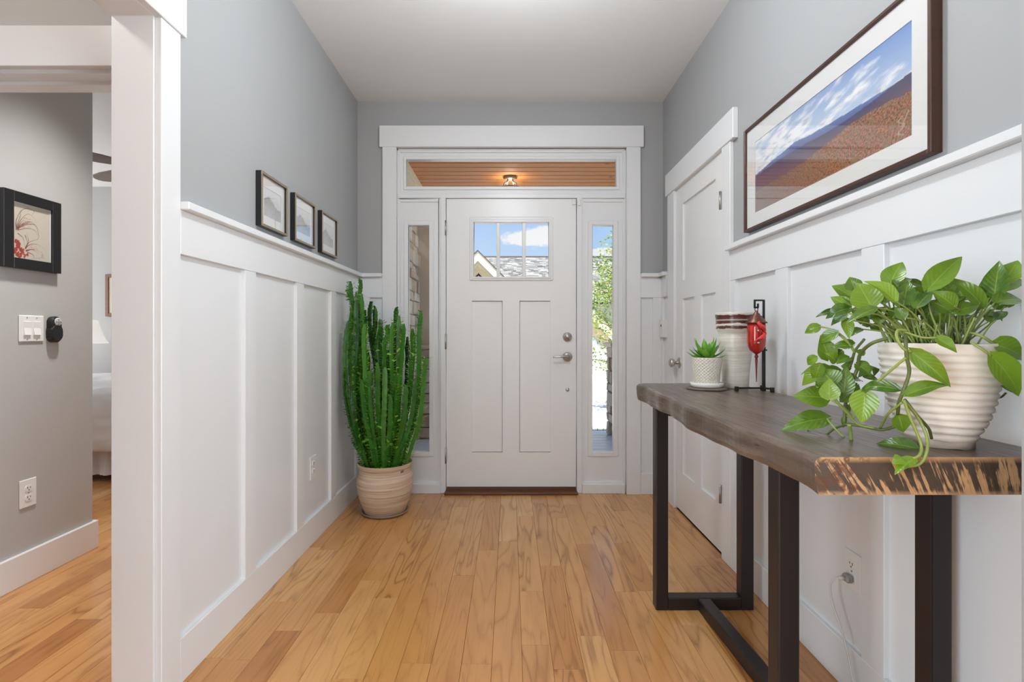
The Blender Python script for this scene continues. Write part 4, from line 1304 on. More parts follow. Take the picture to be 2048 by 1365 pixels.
LT = TZ - TT
for (xa, xb_, ya_) in ((0.622, 1.026, 1.17), (0.589, 0.984, 2.036)):
    sq_tube(xa, xa + 0.05, ya_, ya_ + 0.05, 0, LT, 'leg', table)
    sq_tube(xb_ - 0.05, xb_, ya_, ya_ + 0.05, 0, LT, 'leg', table)
    sq_tube(xa + 0.05, xb_ - 0.05, ya_, ya_ + 0.05, 0, 0.05, 'foot_bar', table)
    sq_tube(xa + 0.05, xb_ - 0.05, ya_, ya_ + 0.05, LT - 0.05, LT, 'top_bar', table)
b = MB()
b.add([(0.800, 1.22, 0), (0.850, 1.22, 0), (0.808, 2.036, 0), (0.758, 2.036, 0), (0.800, 1.22, 0.05), (0.850, 1.22, 0.05), (0.808, 2.036, 0.05), (0.758, 2.036, 0.05)],
      [(0, 3, 2, 1), (4, 5, 6, 7), (0, 1, 5, 4), (1, 2, 6, 5), (2, 3, 7, 6), (3, 0, 4, 7)])
b.build('stretcher', M['steel'], table, bevel=0.004)

# ------------------------------------------------------------------ things on the table
# tall stoneware vase
def vase_mat():
    m = pmat('cream_stoneware_glaze', srgb(222, 218, 208), 0.28); n, b = nodes_of(m)
    p = objco(n); sep = n.new('ShaderNodeSeparateXYZ', {0: p}); z = sep.outputs[2]
    rip = n.noise(n.vmath('MULTIPLY', p, (3, 3, 120)), 1.0, 3, 0.6)
    c = n.mix(n.maprange(rip, 0.35, 0.7), col4(srgb(228, 224, 214)), col4(srgb(206, 198, 186)))
    jag = n.math('MULTIPLY', n.math('SUBTRACT', n.noise(p, 26, 3, 0.6), 0.5), 0.016)
    zz = n.math('ADD', z, jag)
    brown = n.mix(n.noise(n.vmath('MULTIPLY', p, (20, 20, 160)), 1.0, 2), col4(srgb(104, 52, 44)), col4(srgb(60, 34, 30)))
    k1 = n.math('MINIMUM', n.maprange(zz, 0.256, 0.259), n.maprange(zz, 0.293, 0.290))
    k2 = n.math('MINIMUM', n.maprange(zz, 0.236, 0.239), n.maprange(zz, 0.250, 0.247))
    c = n.mix(n.math('MAXIMUM', k1, k2), c, brown)
    gl = n.math('MINIMUM', n.maprange(z, 0.268, 0.270), n.maprange(z, 0.275, 0.273))
    c = n.mix(n.math('MULTIPLY', gl, 0.8), c, col4(srgb(198, 186, 172)))
    n.put(b.inputs['Base Color'], c)
    bump(n, b, rip, 0.35, 0.004)
    return m


M['vase'] = vase_mat()
vx, vy = 0.906, 2.03
o = thing('stoneware_vase', (vx, vy, TZ), 'tall cream stoneware vase with brown glazed bands around its rim', 'vase')
prof = [(0.046, 0), (0.049, 0.004), (0.050, 0.02), (0.052, 0.06), (0.056, 0.10), (0.062, 0.14), (0.066, 0.17), (0.067, 0.19), (0.064, 0.205), (0.063, 0.215), (0.068, 0.228), (0.073, 0.236),
        (0.073, 0.242), (0.0715, 0.246), (0.0735, 0.252), (0.074, 0.258), (0.0725, 0.262), (0.0745, 0.270), (0.0735, 0.276), (0.0755, 0.286), (0.0765, 0.296), (0.076, 0.301), (0.073, 0.302),
        (0.070, 0.298), (0.067, 0.26), (0.058, 0.21), (0.058, 0.17), (0.045, 0.08), (0.0, 0.03)]
b = MB(); b.lathe([(r, TZ + z) for r, z in prof], vx, vy, 48); b.build('body', M['vase'], o)

# small succulent in a white dimpled pot
px_, py_ = 0.768, 1.972
one('slate_coaster', MB().lathe([(0.070, TZ), (0.076, TZ + 0.003), (0.074, TZ + 0.008), (0.071, TZ + 0.009)], px_, py_, 22, smooth=False, wob=0.0006), pmat('grey_brown_slate', srgb(112, 98, 88), 0.7),
    'round grey slate coaster under the small succulent pot', 'coaster')
M['bisque'] = pmat('cream_ceramic', srgb(232, 224, 210), 0.45)
n, bb_ = nodes_of(M['bisque'])
pp = objco(n)
sp_ = n.new('ShaderNodeSeparateXYZ', {0: pp})
ang = n.math('ARCTAN2', sp_.outputs[1], sp_.outputs[0])
w1 = n.math('ABSOLUTE', n.math('SINE', n.math('ADD', n.math('MULTIPLY', ang, 12.0), n.math('MULTIPLY', sp_.outputs[2], 260.0))))
w2 = n.math('ABSOLUTE', n.math('SINE', n.math('SUBTRACT', n.math('MULTIPLY', ang, 12.0), n.math('MULTIPLY', sp_.outputs[2], 260.0))))
bump(n, bb_, n.math('MULTIPLY', w1, w2), 0.5, 0.004)
M['whiteglaze'] = pmat('white_glaze', srgb(238, 236, 230), 0.25)
M['soil'] = pmat('dark_potting_soil', srgb(62, 44, 32), 0.95)
sz = TZ + 0.009
o = thing('succulent_plant', (px_, py_, sz), 'small green pointed-leaf succulent in a white dimpled pot with saucer', 'plant')
b = MB(); b.lathe([(0.050, sz), (0.060, sz + 0.003), (0.0625, sz + 0.018), (0.0605, sz + 0.019), (0.056, sz + 0.008), (0.0, sz + 0.008)], px_, py_, 36); b.build('saucer', M['whiteglaze'], o)
b = MB(); b.lathe([(0.045, sz + 0.008), (0.047, sz + 0.012), (0.0505, sz + 0.05), (0.057, sz + 0.113), (0.0575, sz + 0.116), (0.0535, sz + 0.116), (0.051, sz + 0.104), (0.0, sz + 0.104)], px_, py_, 40); b.build('pot', M['bisque'], o)
b = MB(); b.lathe([(0.0515, sz + 0.104), (0.0515, sz + 0.107), (0.0, sz + 0.110)], px_, py_, 24); b.build('soil', M['soil'], o)


def leaf_mat(name, c_dark, c_light, vein, rough=0.3, transl=0.25, seedrange=True):
    m = pmat(name, c_dark, rough); n, b = nodes_of(m)
    oi = n.new('ShaderNodeObjectInfo')
    uv = n.new('ShaderNodeUVMap').outputs[0]
    sp = n.new('ShaderNodeSeparateXYZ', {0: uv})
    t = n.math('ADD', n.math('MULTIPLY', oi.outputs['Random'], 0.0), n.new('ShaderNodeSeparateColor', {0: oi.outputs['Color']}).outputs[0])
    c = n.mix(t, col4(c_dark), col4(c_light))
    v = n.noise(objco(n), 60, 3)
    c = n.mix(n.maprange(v, 0.4, 0.75, 0, 0.35), c, col4(c_light))
    mid = n.maprange(n.math('ABSOLUTE', n.math('SUBTRACT', sp.outputs[0], 0.5)), 0.0, 0.035, 0.55, 0.0)
    c = n.mix(mid, c, col4(vein))
    n.put(b.inputs['Base Color'], c)
    side = n.math('ABSOLUTE', n.math('SUBTRACT', sp.outputs[0], 0.5))
    rib = n.math('SINE', n.math('MULTIPLY', n.math('SUBTRACT', sp.outputs[1], n.math('MULTIPLY', side, 0.55)), 52.0))
    bump(n, b, n.math('ADD', rib, n.math('MULTIPLY', mid, -3.0)), 0.10, 0.002)
    tl = n.new('ShaderNodeBsdfTranslucent', {0: n.mix(0.5, c, col4(c_light))}); mx = n.new('ShaderNodeMixShader', {0: transl})
    out = m.node_tree.nodes['Material Output']
    n.t.links.new(b.outputs[0], mx.inputs[1]); n.t.links.new(tl.outputs[0], mx.inputs[2]); n.t.links.new(mx.outputs[0], out.inputs[0])
    return m


M['pothos'] = leaf_mat('pothos_leaf', srgb(30, 76, 18), srgb(134, 170, 46), srgb(164, 190, 84), 0.26, 0.18)
M['succ'] = leaf_mat('succulent_leaf', srgb(62, 128, 40), srgb(140, 200, 72), srgb(150, 205, 90), 0.3, 0.15)
M['petiole'] = pmat('pale_green_stem', srgb(142, 158, 82), 0.45)
M['vine'] = pmat('olive_vine', srgb(92, 104, 52), 0.55)


def leaf_obj(name, mat, base, tip, width, nrm, parent, droop=0.15, fold=0.25, tone=0.4, shape='heart', ns=9, nw=6, twist=0.0):
    """leaf blade from base to tip; nrm: the way its upper face looks"""
    base, tip, nrm = Vector(base), Vector(tip), Vector(nrm)
    d = tip - base; L = d.length; d.normalize()
    side = d.cross(nrm).normalized(); up = side.cross(d).normalized()
    verts, uvs = [], []
    for i in range(ns + 1):
        t = i / ns
        if shape == 'heart':
            wv = (math.sin(PI * min(1, t * 1.0) ** 0.62) ** 0.85) * (1 - 0.25 * t) if 0 < t < 1 else 0
            wv *= 1.12
        else:
            wv = math.sin(PI * (0.12 + 0.88 * t) ** 0.75)
            wv = max(0, wv)
        if i == 0: wv = 0.12 if shape == 'heart' else 0.45
        wv = wv * width / 2
        cen = base + d * (L * t) + up * (L * droop * (math.sin(PI * t) * 0.8 + 0.35 * (t - t * t * 1.6)))
        sd = side * math.cos(twist * t) + up * math.sin(twist * t)
        upt = up * math.cos(twist * t) - side * math.sin(twist * t)
        for j in range(nw + 1):
            s = (j / nw) * 2 - 1
            back = -0.10 * L * max(0, 1 - t * 5) * (abs(s)) if shape == 'heart' else 0
            verts.append(cen + sd * (s * wv) + upt * (fold * wv * (abs(s) ** 1.3 - 0.15) + 0.035 * wv * math.sin(t * 9 + s * 3)) + d * back)
            uvs.append(((s + 1) / 2, t))
    m = nw + 1
    faces = [(i * m + j, i * m + j + 1, (i + 1) * m + j + 1, (i + 1) * m + j) for i in range(ns) for j in range(nw)]
    b = MB(); b.add(verts, faces, 0, True)
    o = b.build(name, mat, parent)
    uvl = o.data.uv_layers.new(name='UVMap')
    flat = []
    for lp_ in o.data.loops:
        flat += uvs[lp_.vertex_index]
    uvl.data.foreach_set('uv', flat)
    o.color = (max(0, min(1, tone)), 0.5, 0.5, 1)
    return o


rl = random.Random(12)
top = Vector((px_, py_, sz + 0.106))
for i in range(22):
    an = i * 2.399; e = 0.25 + 1.05 * (i / 22) ** 0.8
    L = 0.062 + 0.026 * rl.random()
    dr = Vector((math.cos(an) * math.cos(e), math.sin(an) * math.cos(e), math.sin(e)))
    b0 = top + Vector((math.cos(an) * 0.008, math.sin(an) * 0.008, 0.002 + 0.016 * i / 22))
    nr = Vector((-math.cos(an) * math.sin(e), -math.sin(an) * math.sin(e), math.cos(e)))
    leaf_obj('leaf', M['succ'], b0, b0 + dr * L, 0.027, nr, o, -0.12, 0.45, rl.random() * 0.7 + (0.3 if i > 14 else 0), 'blade', 6, 4)
leaf_obj('leaf', M['succ'], top + Vector((-0.01, 0, 0)), top + Vector((-0.070, -0.01, 0.040)), 0.010, (0.3, 0, 1), o, 0.25, 0.5, 0.05, 'blade', 7, 4)
leaf_obj('leaf', M['succ'], top + Vector((-0.01, 0, 0)), top + Vector((-0.065, 0.0, 0.012)), 0.010, (0.3, 0, 1), o, 0.25, 0.5, 0.05, 'blade', 7, 4)

# hook stand
sx, sy = 0.957, 1.905
o = thing('hook_stand', (sx, sy, TZ), 'black iron tabletop stand with a square hook and three feet', 'stand')
b = MB(); b.box(sx - 0.005, sx + 0.005, sy - 0.005, sy + 0.005, TZ + 0.006, TZ + 0.16); b.build('lower_post', M['iron'], o, bevel=0.001)
b = MB(); b.box(sx - 0.0033, sx + 0.0033, sy - 0.0033, sy + 0.0033, TZ + 0.16, TZ + 0.344); b.build('upper_post', M['iron'], o)
b = MB(); b.lathe([(0.007, TZ + 0.155), (0.007, TZ + 0.167), (0.0, TZ + 0.167)], sx, sy, 12); ring_tube_x(b, sx, [(0.003, 0.004), (0.003, 0.012), (0.0, 0.012)], sy, TZ + 0.155, 8); b.build('set_screw', M['iron'], o)
hx0 = sx - 0.034
b = MB(); q = 0.0028
b.box(hx0 - q, sx + q, sy - q, sy + q, TZ + 0.340, TZ + 0.346); b.box(hx0 - q, hx0 + q, sy - q, sy + q, TZ + 0.316, TZ + 0.342)
b.box(hx0 - q, hx0 + 0.014, sy - q, sy + q, TZ + 0.313, TZ + 0.319); b.box(hx0 + 0.0095, hx0 + 0.0148, sy - q, sy + q, TZ + 0.316, TZ + 0.331)
b.build('hook', M['iron'], o)
b = MB(); b.box(sx - 0.105, sx, sy - 0.003, sy + 0.003, TZ + 0.009, TZ + 0.015)
b.build('base_bar', M['iron'], o)
b = MB(); b.tube([(sx, sy, TZ + 0.012), (sx + 0.012, sy - 0.034, TZ + 0.012)], 0.004, 6); b.tube([(sx, sy, TZ + 0.012), (sx + 0.012, sy + 0.034, TZ + 0.012)], 0.004, 6); b.build('cross_bar', M['iron'], o)
for fx_, fy_ in ((sx - 0.102, sy), (sx + 0.013, sy - 0.037), (sx + 0.013, sy + 0.037), (sx, sy)):
    MB().box(fx_ - 0.006, fx_ + 0.006, fy_ - 0.006, fy_ + 0.006, TZ, TZ + 0.018).build('foot', M['iron'], o, bevel=0.001)

# red glass ornament with two cardinals, hanging on the hook
def red_glass():
    m = pmat('red_glass', srgb(176, 20, 22), 0.12, coat=0.4)
    n, b = nodes_of(m)
    p = objco(n); v = n.noise(p, 30, 3)
    n.put(b.inputs['Base Color'], n.mix(n.maprange(v, 0.4, 0.7), col4(srgb(150, 14, 18)), col4(srgb(204, 44, 30))))
    return m


M['redglass'] = red_glass()
M['cardinal'] = pmat('cardinal_red_paint', srgb(214, 58, 52), 0.4)
M['copper'] = pmat('aged_copper_cap', srgb(104, 66, 54), 0.35, 0.6)
rx, ry, rz = hx0 + 0.006, sy - 0.001, TZ + 0.302
o = thing('cardinal_ornament', (rx, ry, rz - 0.26), 'red glass hanging feeder ornament with two cardinals, on the iron hook', 'ornament')
b = MB(); b.lathe([(0.003, rz + 0.002), (0.006, rz), (0.0065, rz - 0.006), (0.012, rz - 0.010), (0.013, rz - 0.016), (0.021, rz - 0.020), (0.022, rz - 0.027), (0.030, rz - 0.031), (0.031, rz - 0.037), (0.038, rz - 0.042), (0.0385, rz - 0.045), (0.031, rz - 0.046), (0.0, rz - 0.046)], rx, ry, 32); b.build('stepped_cap', M['copper'], o)
b = MB(); b.tube([(rx + 0.006 * math.cos(2 * PI * i / 12), ry, rz + 0.0065 + 0.0068 * math.sin(2 * PI * i / 12)) for i in range(13)], 0.0014, 6); b.build('hanging_ring', M['iron'], o)
b = MB(); b.lathe([(0.031, rz - 0.046), (0.0325, rz - 0.06), (0.033, rz - 0.11), (0.031, rz - 0.130), (0.024, rz - 0.147), (0.014, rz - 0.156), (0.006, rz - 0.161), (0.003, rz - 0.166)], rx, ry, 36); b.build('glass_body', M['redglass'], o)
b = MB(); b.lathe([(0.003, rz - 0.164), (0.0065, rz - 0.168), (0.0068, rz - 0.173), (0.004, rz - 0.177), (0.0048, rz - 0.185), (0.0035, rz - 0.21), (0.0015, rz - 0.262), (0.0016, rz - 0.266), (0.0, rz - 0.267)], rx, ry, 14); b.build('drop_finial', pmat('dark_red_glass', srgb(110, 24, 26), 0.2), o)


def cardinal(zc, facing, parent, tilt):
    """little bird clinging to the glass: body, head with crest, tail in one surface"""
    b = MB(); y0_ = ry - 0.036
    s = facing
    pts = spline([(rx - s * 0.020, y0_ + 0.002, zc - 0.016 * tilt - 0.002), (rx - s * 0.010, y0_, zc - 0.007 * tilt), (rx, y0_ - 0.002, zc), (rx + s * 0.008, y0_ - 0.002, zc + 0.008), (rx + s * 0.010, y0_ - 0.002, zc + 0.014), (rx + s * 0.007, y0_, zc + 0.021)], 4)
    rad_ctrl = [0.002, 0.004, 0.0088, 0.0072, 0.0055, 0.0008]
    rads = []
    for i in range(len(pts)):
        t = i / (len(pts) - 1) * 5; k = min(4, int(t)); rads.append(rad_ctrl[k] + (rad_ctrl[k + 1] - rad_ctrl[k]) * (t - k))
    b.tube(pts, rads, 10)
    bo = b.build('cardinal', M['cardinal'], parent)
    b = MB(); b.tube([(rx + s * 0.013, y0_ - 0.003, zc + 0.013), (rx + s * 0.019, y0_ - 0.004, zc + 0.0115)], [0.0022, 0.0003], 6); b.build('beak', pmat('orange_beak', srgb(196, 96, 40), 0.5), bo)
    b = MB(); b.tube([(rx + s * 0.002, y0_ - 0.008, zc + 0.004), (rx - s * 0.006, y0_ - 0.0085, zc - 0.002), (rx - s * 0.016, y0_ - 0.005, zc - 0.009 * tilt)], [0.002, 0.0045, 0.0008], 8); b.build('wing', M['cardinal'], bo)


cardinal(rz - 0.058, -1, o, 1.6)
cardinal(rz - 0.100, 1, o, 0.6)
for dz in (-0.074, -0.119):
    b = MB(); ring_tube_y(b, ry - 0.033, [(0.004, 0.002), (0.004, -0.004), (0.0, -0.005)], rx - 0.009, rz + dz, 10); b.build('feeding_port', M['nickel'], o)

# ------------------------------------------------------------------ pothos in a ribbed white pot
def ribbed_mat():
    m = pmat('matte_white_ribbed_ceramic', srgb(232, 224, 214), 0.55); n, b = nodes_of(m)
    p = objco(n); sp = n.new('ShaderNodeSeparateXYZ', {0: p})
    low = n.maprange(n.math('ADD', sp.outputs[2], n.math('MULTIPLY', n.noise(p, 25, 3), 0.03)), 0.055, 0.012)
    c = n.mix(n.math('MULTIPLY', low, 0.7), n.mix(n.noise(p, 30, 4), col4(srgb(238, 231, 222)), col4(srgb(224, 214, 202))), col4(srgb(190, 160, 130)))
    n.put(b.inputs['Base Color'], c); bump(n, b, n.noise(p, 120, 3), 0.2, 0.002)
    return m


QX, QY = 0.840, 0.990
pothos = thing('pothos_plant', (QX, QY, TZ), 'trailing green pothos in a white ribbed pot on the near end of the table', 'plant')
ctrl = [(0.0, 0.053), (0.02, 0.058), (0.05, 0.0725), (0.09, 0.084), (0.13, 0.0905), (0.17, 0.0945), (0.197, 0.0965)]
def rad_at(z):
    for (z0, r0), (z1, r1) in zip(ctrl, ctrl[1:]):
        if z <= z1: return r0 + (r1 - r0) * (z - z0) / (z1 - z0)
    return ctrl[-1][1]
prof = [(0.050, 0.0), (0.054, 0.0005)]
nrib = 13; stp = 0.176 / nrib
for i in range(nrib):
    for k, dr in ((0.0, -0.0022), (0.25, 0.0012), (0.5, 0.0022), (0.75, 0.0012)):
        z = 0.012 + (i + k) * stp; prof.append((rad_at(z) + dr, z))
prof += [(rad_at(0.19) - 0.0005, 0.189), (0.0968, 0.195), (0.0955, 0.198), (0.092, 0.197), (0.089, 0.185), (0.0, 0.184)]
b = MB(); b.lathe([(r, TZ + z) for r, z in prof], QX, QY, 72, wob=0.0009); b.build('ribbed_pot', ribbed_mat(), pothos)
b = MB(); b.lathe([(0.0905, TZ + 0.184), (0.090, TZ + 0.191), (0.05, TZ + 0.196), (0.0, TZ + 0.198)], QX, QY, 32, wob=0.0015); b.build('soil', M['soil'], pothos)
SZ = TZ + 0.194


def Q(x, y, Y): return P(1540 + x / 2.967, 500 + y / 2.967, Y)


rp = random.Random(31)
# base x, y, tip x, y (measured on an enlarged crop), width, depth at base, depth at tip, tone, fold, droop
PL = [(940, 232, 1142, 36, 118, 0.95, 0.97, 0.62, 0.30, 0.06), (712, 205, 786, 70, 112, 1.02, 1.03, 0.60, 0.3, 0.10), (600, 338, 520, 195, 150, 0.96, 0.99, 0.75, 0.25, 0.10),
      (738, 300, 555, 183, 92, 0.92, 0.94, 0.95, 0.45, 0.16), (470, 272, 366, 212, 84, 1.06, 1.08, 0.55, 0.3, 0.1), (470, 345, 358, 278, 72, 1.04, 1.07, 0.75, 0.3, 0.12),
      (472, 348, 328, 408, 80, 1.00, 1.02, 0.12, 0.35, 0.20), (400, 360, 268, 400, 36, 1.05, 1.07, 0.05, 0.4, 0.12), (458, 380, 360, 452, 54, 0.98, 1.00, 0.05, 0.5, 0.15), (625, 350, 448, 436, 66, 0.93, 0.95, 0.30, 0.4, 0.10),
      (296, 455, 204, 496, 56, 1.06, 1.08, 0.55, 0.4, 0.18), (348, 648, 300, 505, 105, 1.04, 1.05, 0.50, 0.25, 0.05), (402, 490, 290, 560, 66, 1.02, 1.05, 0.45, 0.3, 0.2), (482, 570, 360, 578, 54, 1.02, 1.04, 0.35, 0.35, 0.12),
      (452, 412, 472, 532, 60, 0.99, 0.98, 0.65, 0.25, 0.08), (345, 698, 178, 742, 60, 1.05, 1.07, 0.45, 0.35, 0.1), (310, 700, 188, 808, 78, 1.02, 1.05, 0.70, 0.3, 0.1), (300, 680, 262, 780, 70, 1.01, 1.03, 0.40, 0.3, 0.1),
      (376, 800, 300, 705, 128, 1.00, 1.02, 0.35, 0.25, 0.12), (352, 885, 352, 762, 98, 0.98, 0.985, 0.80, 0.25, 0.05), (438, 855, 452, 688, 92, 1.00, 1.01, 0.28, 0.3, 0.06), (338, 882, 132, 868, 118, 1.06, 1.08, 0.55, 0.2, 0.10),
      (338, 1002, 58, 1072, 108, 1.11, 1.128, 0.48, 0.3, 0.16), (562, 842, 545, 1032, 132, 0.955, 0.958, 0.95, 0.2, 0.04), (505, 835, 412, 905, 92, 1.0, 1.02, 0.32, 0.25, 0.1), (772, 832, 522, 838, 70, 0.905, 0.965, 0.15, 0.35, 0.26),
      (512, 678, 602, 745, 80, 1.00, 0.985, 0.30, 0.3, 0.12), (836, 604, 1078, 818, 100, 0.885, 0.872, 0.58, 0.35, 0.14), (806, 862, 1072, 802, 84, 0.885, 0.875, 0.42, 0.4, 0.16), (990, 522, 1112, 612, 66, 0.885, 0.87, 0.60, 0.35, 0.12),
      (762, 982, 792, 1085, 88, 0.93, 0.935, 0.50, 0.3, 0.08), (868, 1180, 628, 1148, 84, 0.945, 0.985, 0.20, 0.3, 0.14), (852, 1242, 738, 1336, 74, 0.868, 0.862, 0.72, 0.4, 0.1), (780, 1240, 724, 1270, 60, 0.866, 0.862, 0.75, 0.3, 0.1),
      (1330, 562, 1515, 655, 135, 0.90, 0.90, 0.72, 0.3, 0.14), (1312, 630, 1482, 872, 140, 0.88, 0.885, 0.88, 0.3, 0.10), (1362, 800, 1492, 845, 92, 0.99, 1.0, 0.35, 0.3, 0.1), (1330, 272, 1362, 62, 112, 0.97, 0.98, 0.22, 0.3, 0.05),
      (1392, 190, 1472, 60, 104, 1.01, 1.02, 0.75, 0.3, 0.08), (1345, 238, 1515, 178, 88, 1.0, 1.02, 0.42, 0.3, 0.12), (1335, 312, 1520, 310, 108, 0.95, 0.96, 0.48, 0.3, 0.12), (1282, 275, 1268, 165, 58, 1.03, 1.04, 0.55, 0.3, 0.05),
      (1262, 335, 1058, 160, 88, 0.96, 0.99, 0.68, 0.4, 0.12), (965, 242, 1082, 138, 66, 1.02, 1.04, 0.50, 0.3, 0.1), (792, 322, 822, 180, 96, 0.95, 0.96, 0.15, 0.3, 0.06), (722, 218, 846, 172, 58, 1.02, 1.03, 0.75, 0.3, 0.1),
      (906, 215, 772, 182, 48, 1.05, 1.06, 0.12, 0.3, 0.1), (870, 342, 962, 250, 86, 0.93, 0.94, 0.10, 0.35, 0.1), (868, 332, 830, 262, 60, 0.98, 1.0, 0.25, 0.3, 0.1), (1092, 335, 960, 243, 96, 0.91, 0.92, 0.50, 0.3, 0.1), (1085, 322, 986, 208, 84, 0.97, 0.98, 0.50, 0.3, 0.1),
      (1062, 362, 948, 300, 82, 0.94, 0.96, 0.28, 0.3, 0.12), (1090, 372, 1242, 330, 80, 0.93, 0.93, 0.38, 0.3, 0.1), (1142, 298, 1134, 234, 38, 0.97, 0.97, 1.0, 0.3, 0.05), (982, 320, 888, 382, 68, 0.98, 0.99, 0.10, 0.3, 0.1),
      (800, 402, 738, 338, 60, 0.94, 0.95, 0.35, 0.3, 0.1), (1266, 392, 1380, 422, 62, 1.0, 1.02, 0.35, 0.3, 0.1), (985, 512, 968, 448, 52, 1.03, 1.03, 0.20, 0.3, 0.05), (522, 322, 428, 282, 58, 1.04, 1.05, 0.30, 0.3, 0.1),
      (650, 432, 638, 368, 56, 0.99, 0.99, 0.40, 0.3, 0.06), (1100, 432, 1202, 388, 52, 1.03, 1.04, 0.20, 0.3, 0.1), (1050, 255, 1120, 180, 70, 1.06, 1.07, 0.30, 0.3, 0.1), (1150, 300, 1240, 250, 74, 1.03, 1.05, 0.40, 0.3, 0.1), (700, 420, 760, 400, 50, 1.06, 1.06, 0.25, 0.3, 0.1),
      (930, 400, 1010, 380, 60, 1.05, 1.05, 0.15, 0.3, 0.1), (1180, 440, 1120, 470, 48, 1.05, 1.05, 0.25, 0.3, 0.1), (480, 700, 420, 690, 60, 1.03, 1.04, 0.3, 0.3, 0.1), (560, 620, 500, 600, 44, 1.05, 1.06, 0.5, 0.3, 0.1), (600, 700, 520, 760, 60, 0.99, 1.01, 0.2, 0.3, 0.1)]
for _x, _y, _a, _l, _w, _t in ((470, 640, 2.6, 90, 62, .3), (420, 720, 2.9, 110, 76, .5), (460, 760, 0.3, 95, 66, .2), (520, 800, 2.0, 100, 74, .35), (560, 760, 0.2, 90, 60, .15), (330, 760, 2.2, 95, 66, .75),
                               (440, 930, 1.2, 80, 60, .3), (480, 880, 0.5, 90, 64, .25), (390, 660, -2.4, 90, 64, .45), (500, 560, 2.9, 90, 58, .4), (540, 470, 2.4, 80, 52, .3), (600, 450, 0.6, 70, 46, .25),
                               (430, 600, 2.3, 80, 56, .35), (460, 1000, 1.9, 80, 56, .4), (370, 830, -2.8, 110, 70, .3), (540, 880, 2.5, 90, 66, .1), (280, 640, 2.4, 80, 54, .6), (590, 690, 1.2, 80, 56, .2)):
    _Y = rp.uniform(1.015, 1.05)
    PL.append((_x, _y, _x + math.cos(_a) * _l, _y + math.sin(_a) * _l * 0.8, _w, _Y, _Y + rp.uniform(-0.01, 0.03), _t, 0.3, rp.uniform(0.08, 0.18)))
for _k in range(46):
    _x, _y = rp.uniform(500, 1440), rp.uniform(235, 450)
    _a = rp.uniform(-2.9, -0.2); _l = rp.uniform(70, 125); _Y = rp.uniform(0.96, 1.08)
    PL.append((_x, _y, _x + math.cos(_a) * _l, _y + math.sin(_a) * _l * 0.7, rp.uniform(50, 84), _Y, _Y + rp.uniform(-0.02, 0.03), rp.uniform(0.05, 0.7), 0.3, 0.1))
for k, (x0, y0_, x1, y1_, wpx, Yb_, Yt, tone, fold, droop) in enumerate(PL):
    p0, p1 = Q(x0, y0_, Yb_), Q(x1, y1_, Yt)
    wm = wpx / 2.967 * ((Yb_ + Yt) / 2) / F * 0.98
    toc = (Vector((0, 0, EYE)) - (p0 + p1) / 2).normalized()
    nr = toc + Vector((rp.uniform(-0.25, 0.25), rp.uniform(-0.2, 0.2), 0.55 + rp.uniform(-0.2, 0.3)))
    leaf_obj('leaf', M['pothos'], p0, p1, wm * 1.12, nr, pothos, droop, fold, tone * 0.9, 'heart', 10, 6, rp.uniform(-0.35, 0.35))
    # petiole
    if y0_ < 540 and x0 > 420 and k not in (27, 28, 29):
        an = rp.uniform(0, 6.28); rr2 = rp.uniform(0.02, 0.075)
        s0 = Vector((QX + rr2 * math.cos(an), QY + rr2 * math.sin(an), SZ))
        s0 = s0.lerp(Vector((max(QX - 0.08, min(QX + 0.08, p0.x * QY / p0.y)), QY + (p0.y - QY) * 0.6, SZ)), 0.6)
        mid = s0.lerp(p0, 0.5) + Vector((0, 0, 0.012)) + (p0 - s0).cross(Vector((0, 1, 0))) * rp.uniform(-0.12, 0.12)
        MBp = MB(); MBp.tube(spline([s0, mid, p0], 5), [0.0019 - 0.0006 * i / 10 for i in range(11)], 6); MBp.build('petiole', M['petiole'], pothos)
rs2 = random.Random(8)
for i in range(26):                       # bare stalks standing in the soil
    an = rs2.uniform(0, 6.28); r = rs2.uniform(0.02, 0.08)
    s0 = Vector((QX + r * math.cos(an), QY + r * math.sin(an), SZ - 0.002))
    e0 = s0 + Vector((rs2.uniform(-0.03, 0.03), rs2.uniform(-0.02, 0.02), rs2.uniform(0.035, 0.085)))
    MBp = MB(); MBp.tube(spline([s0, s0.lerp(e0, 0.5) + Vector((rs2.uniform(-0.006, 0.006), 0, 0)), e0], 4), 0.0019, 6); MBp.build('petiole', M['petiole'] if i % 3 else M['vine'], pothos)
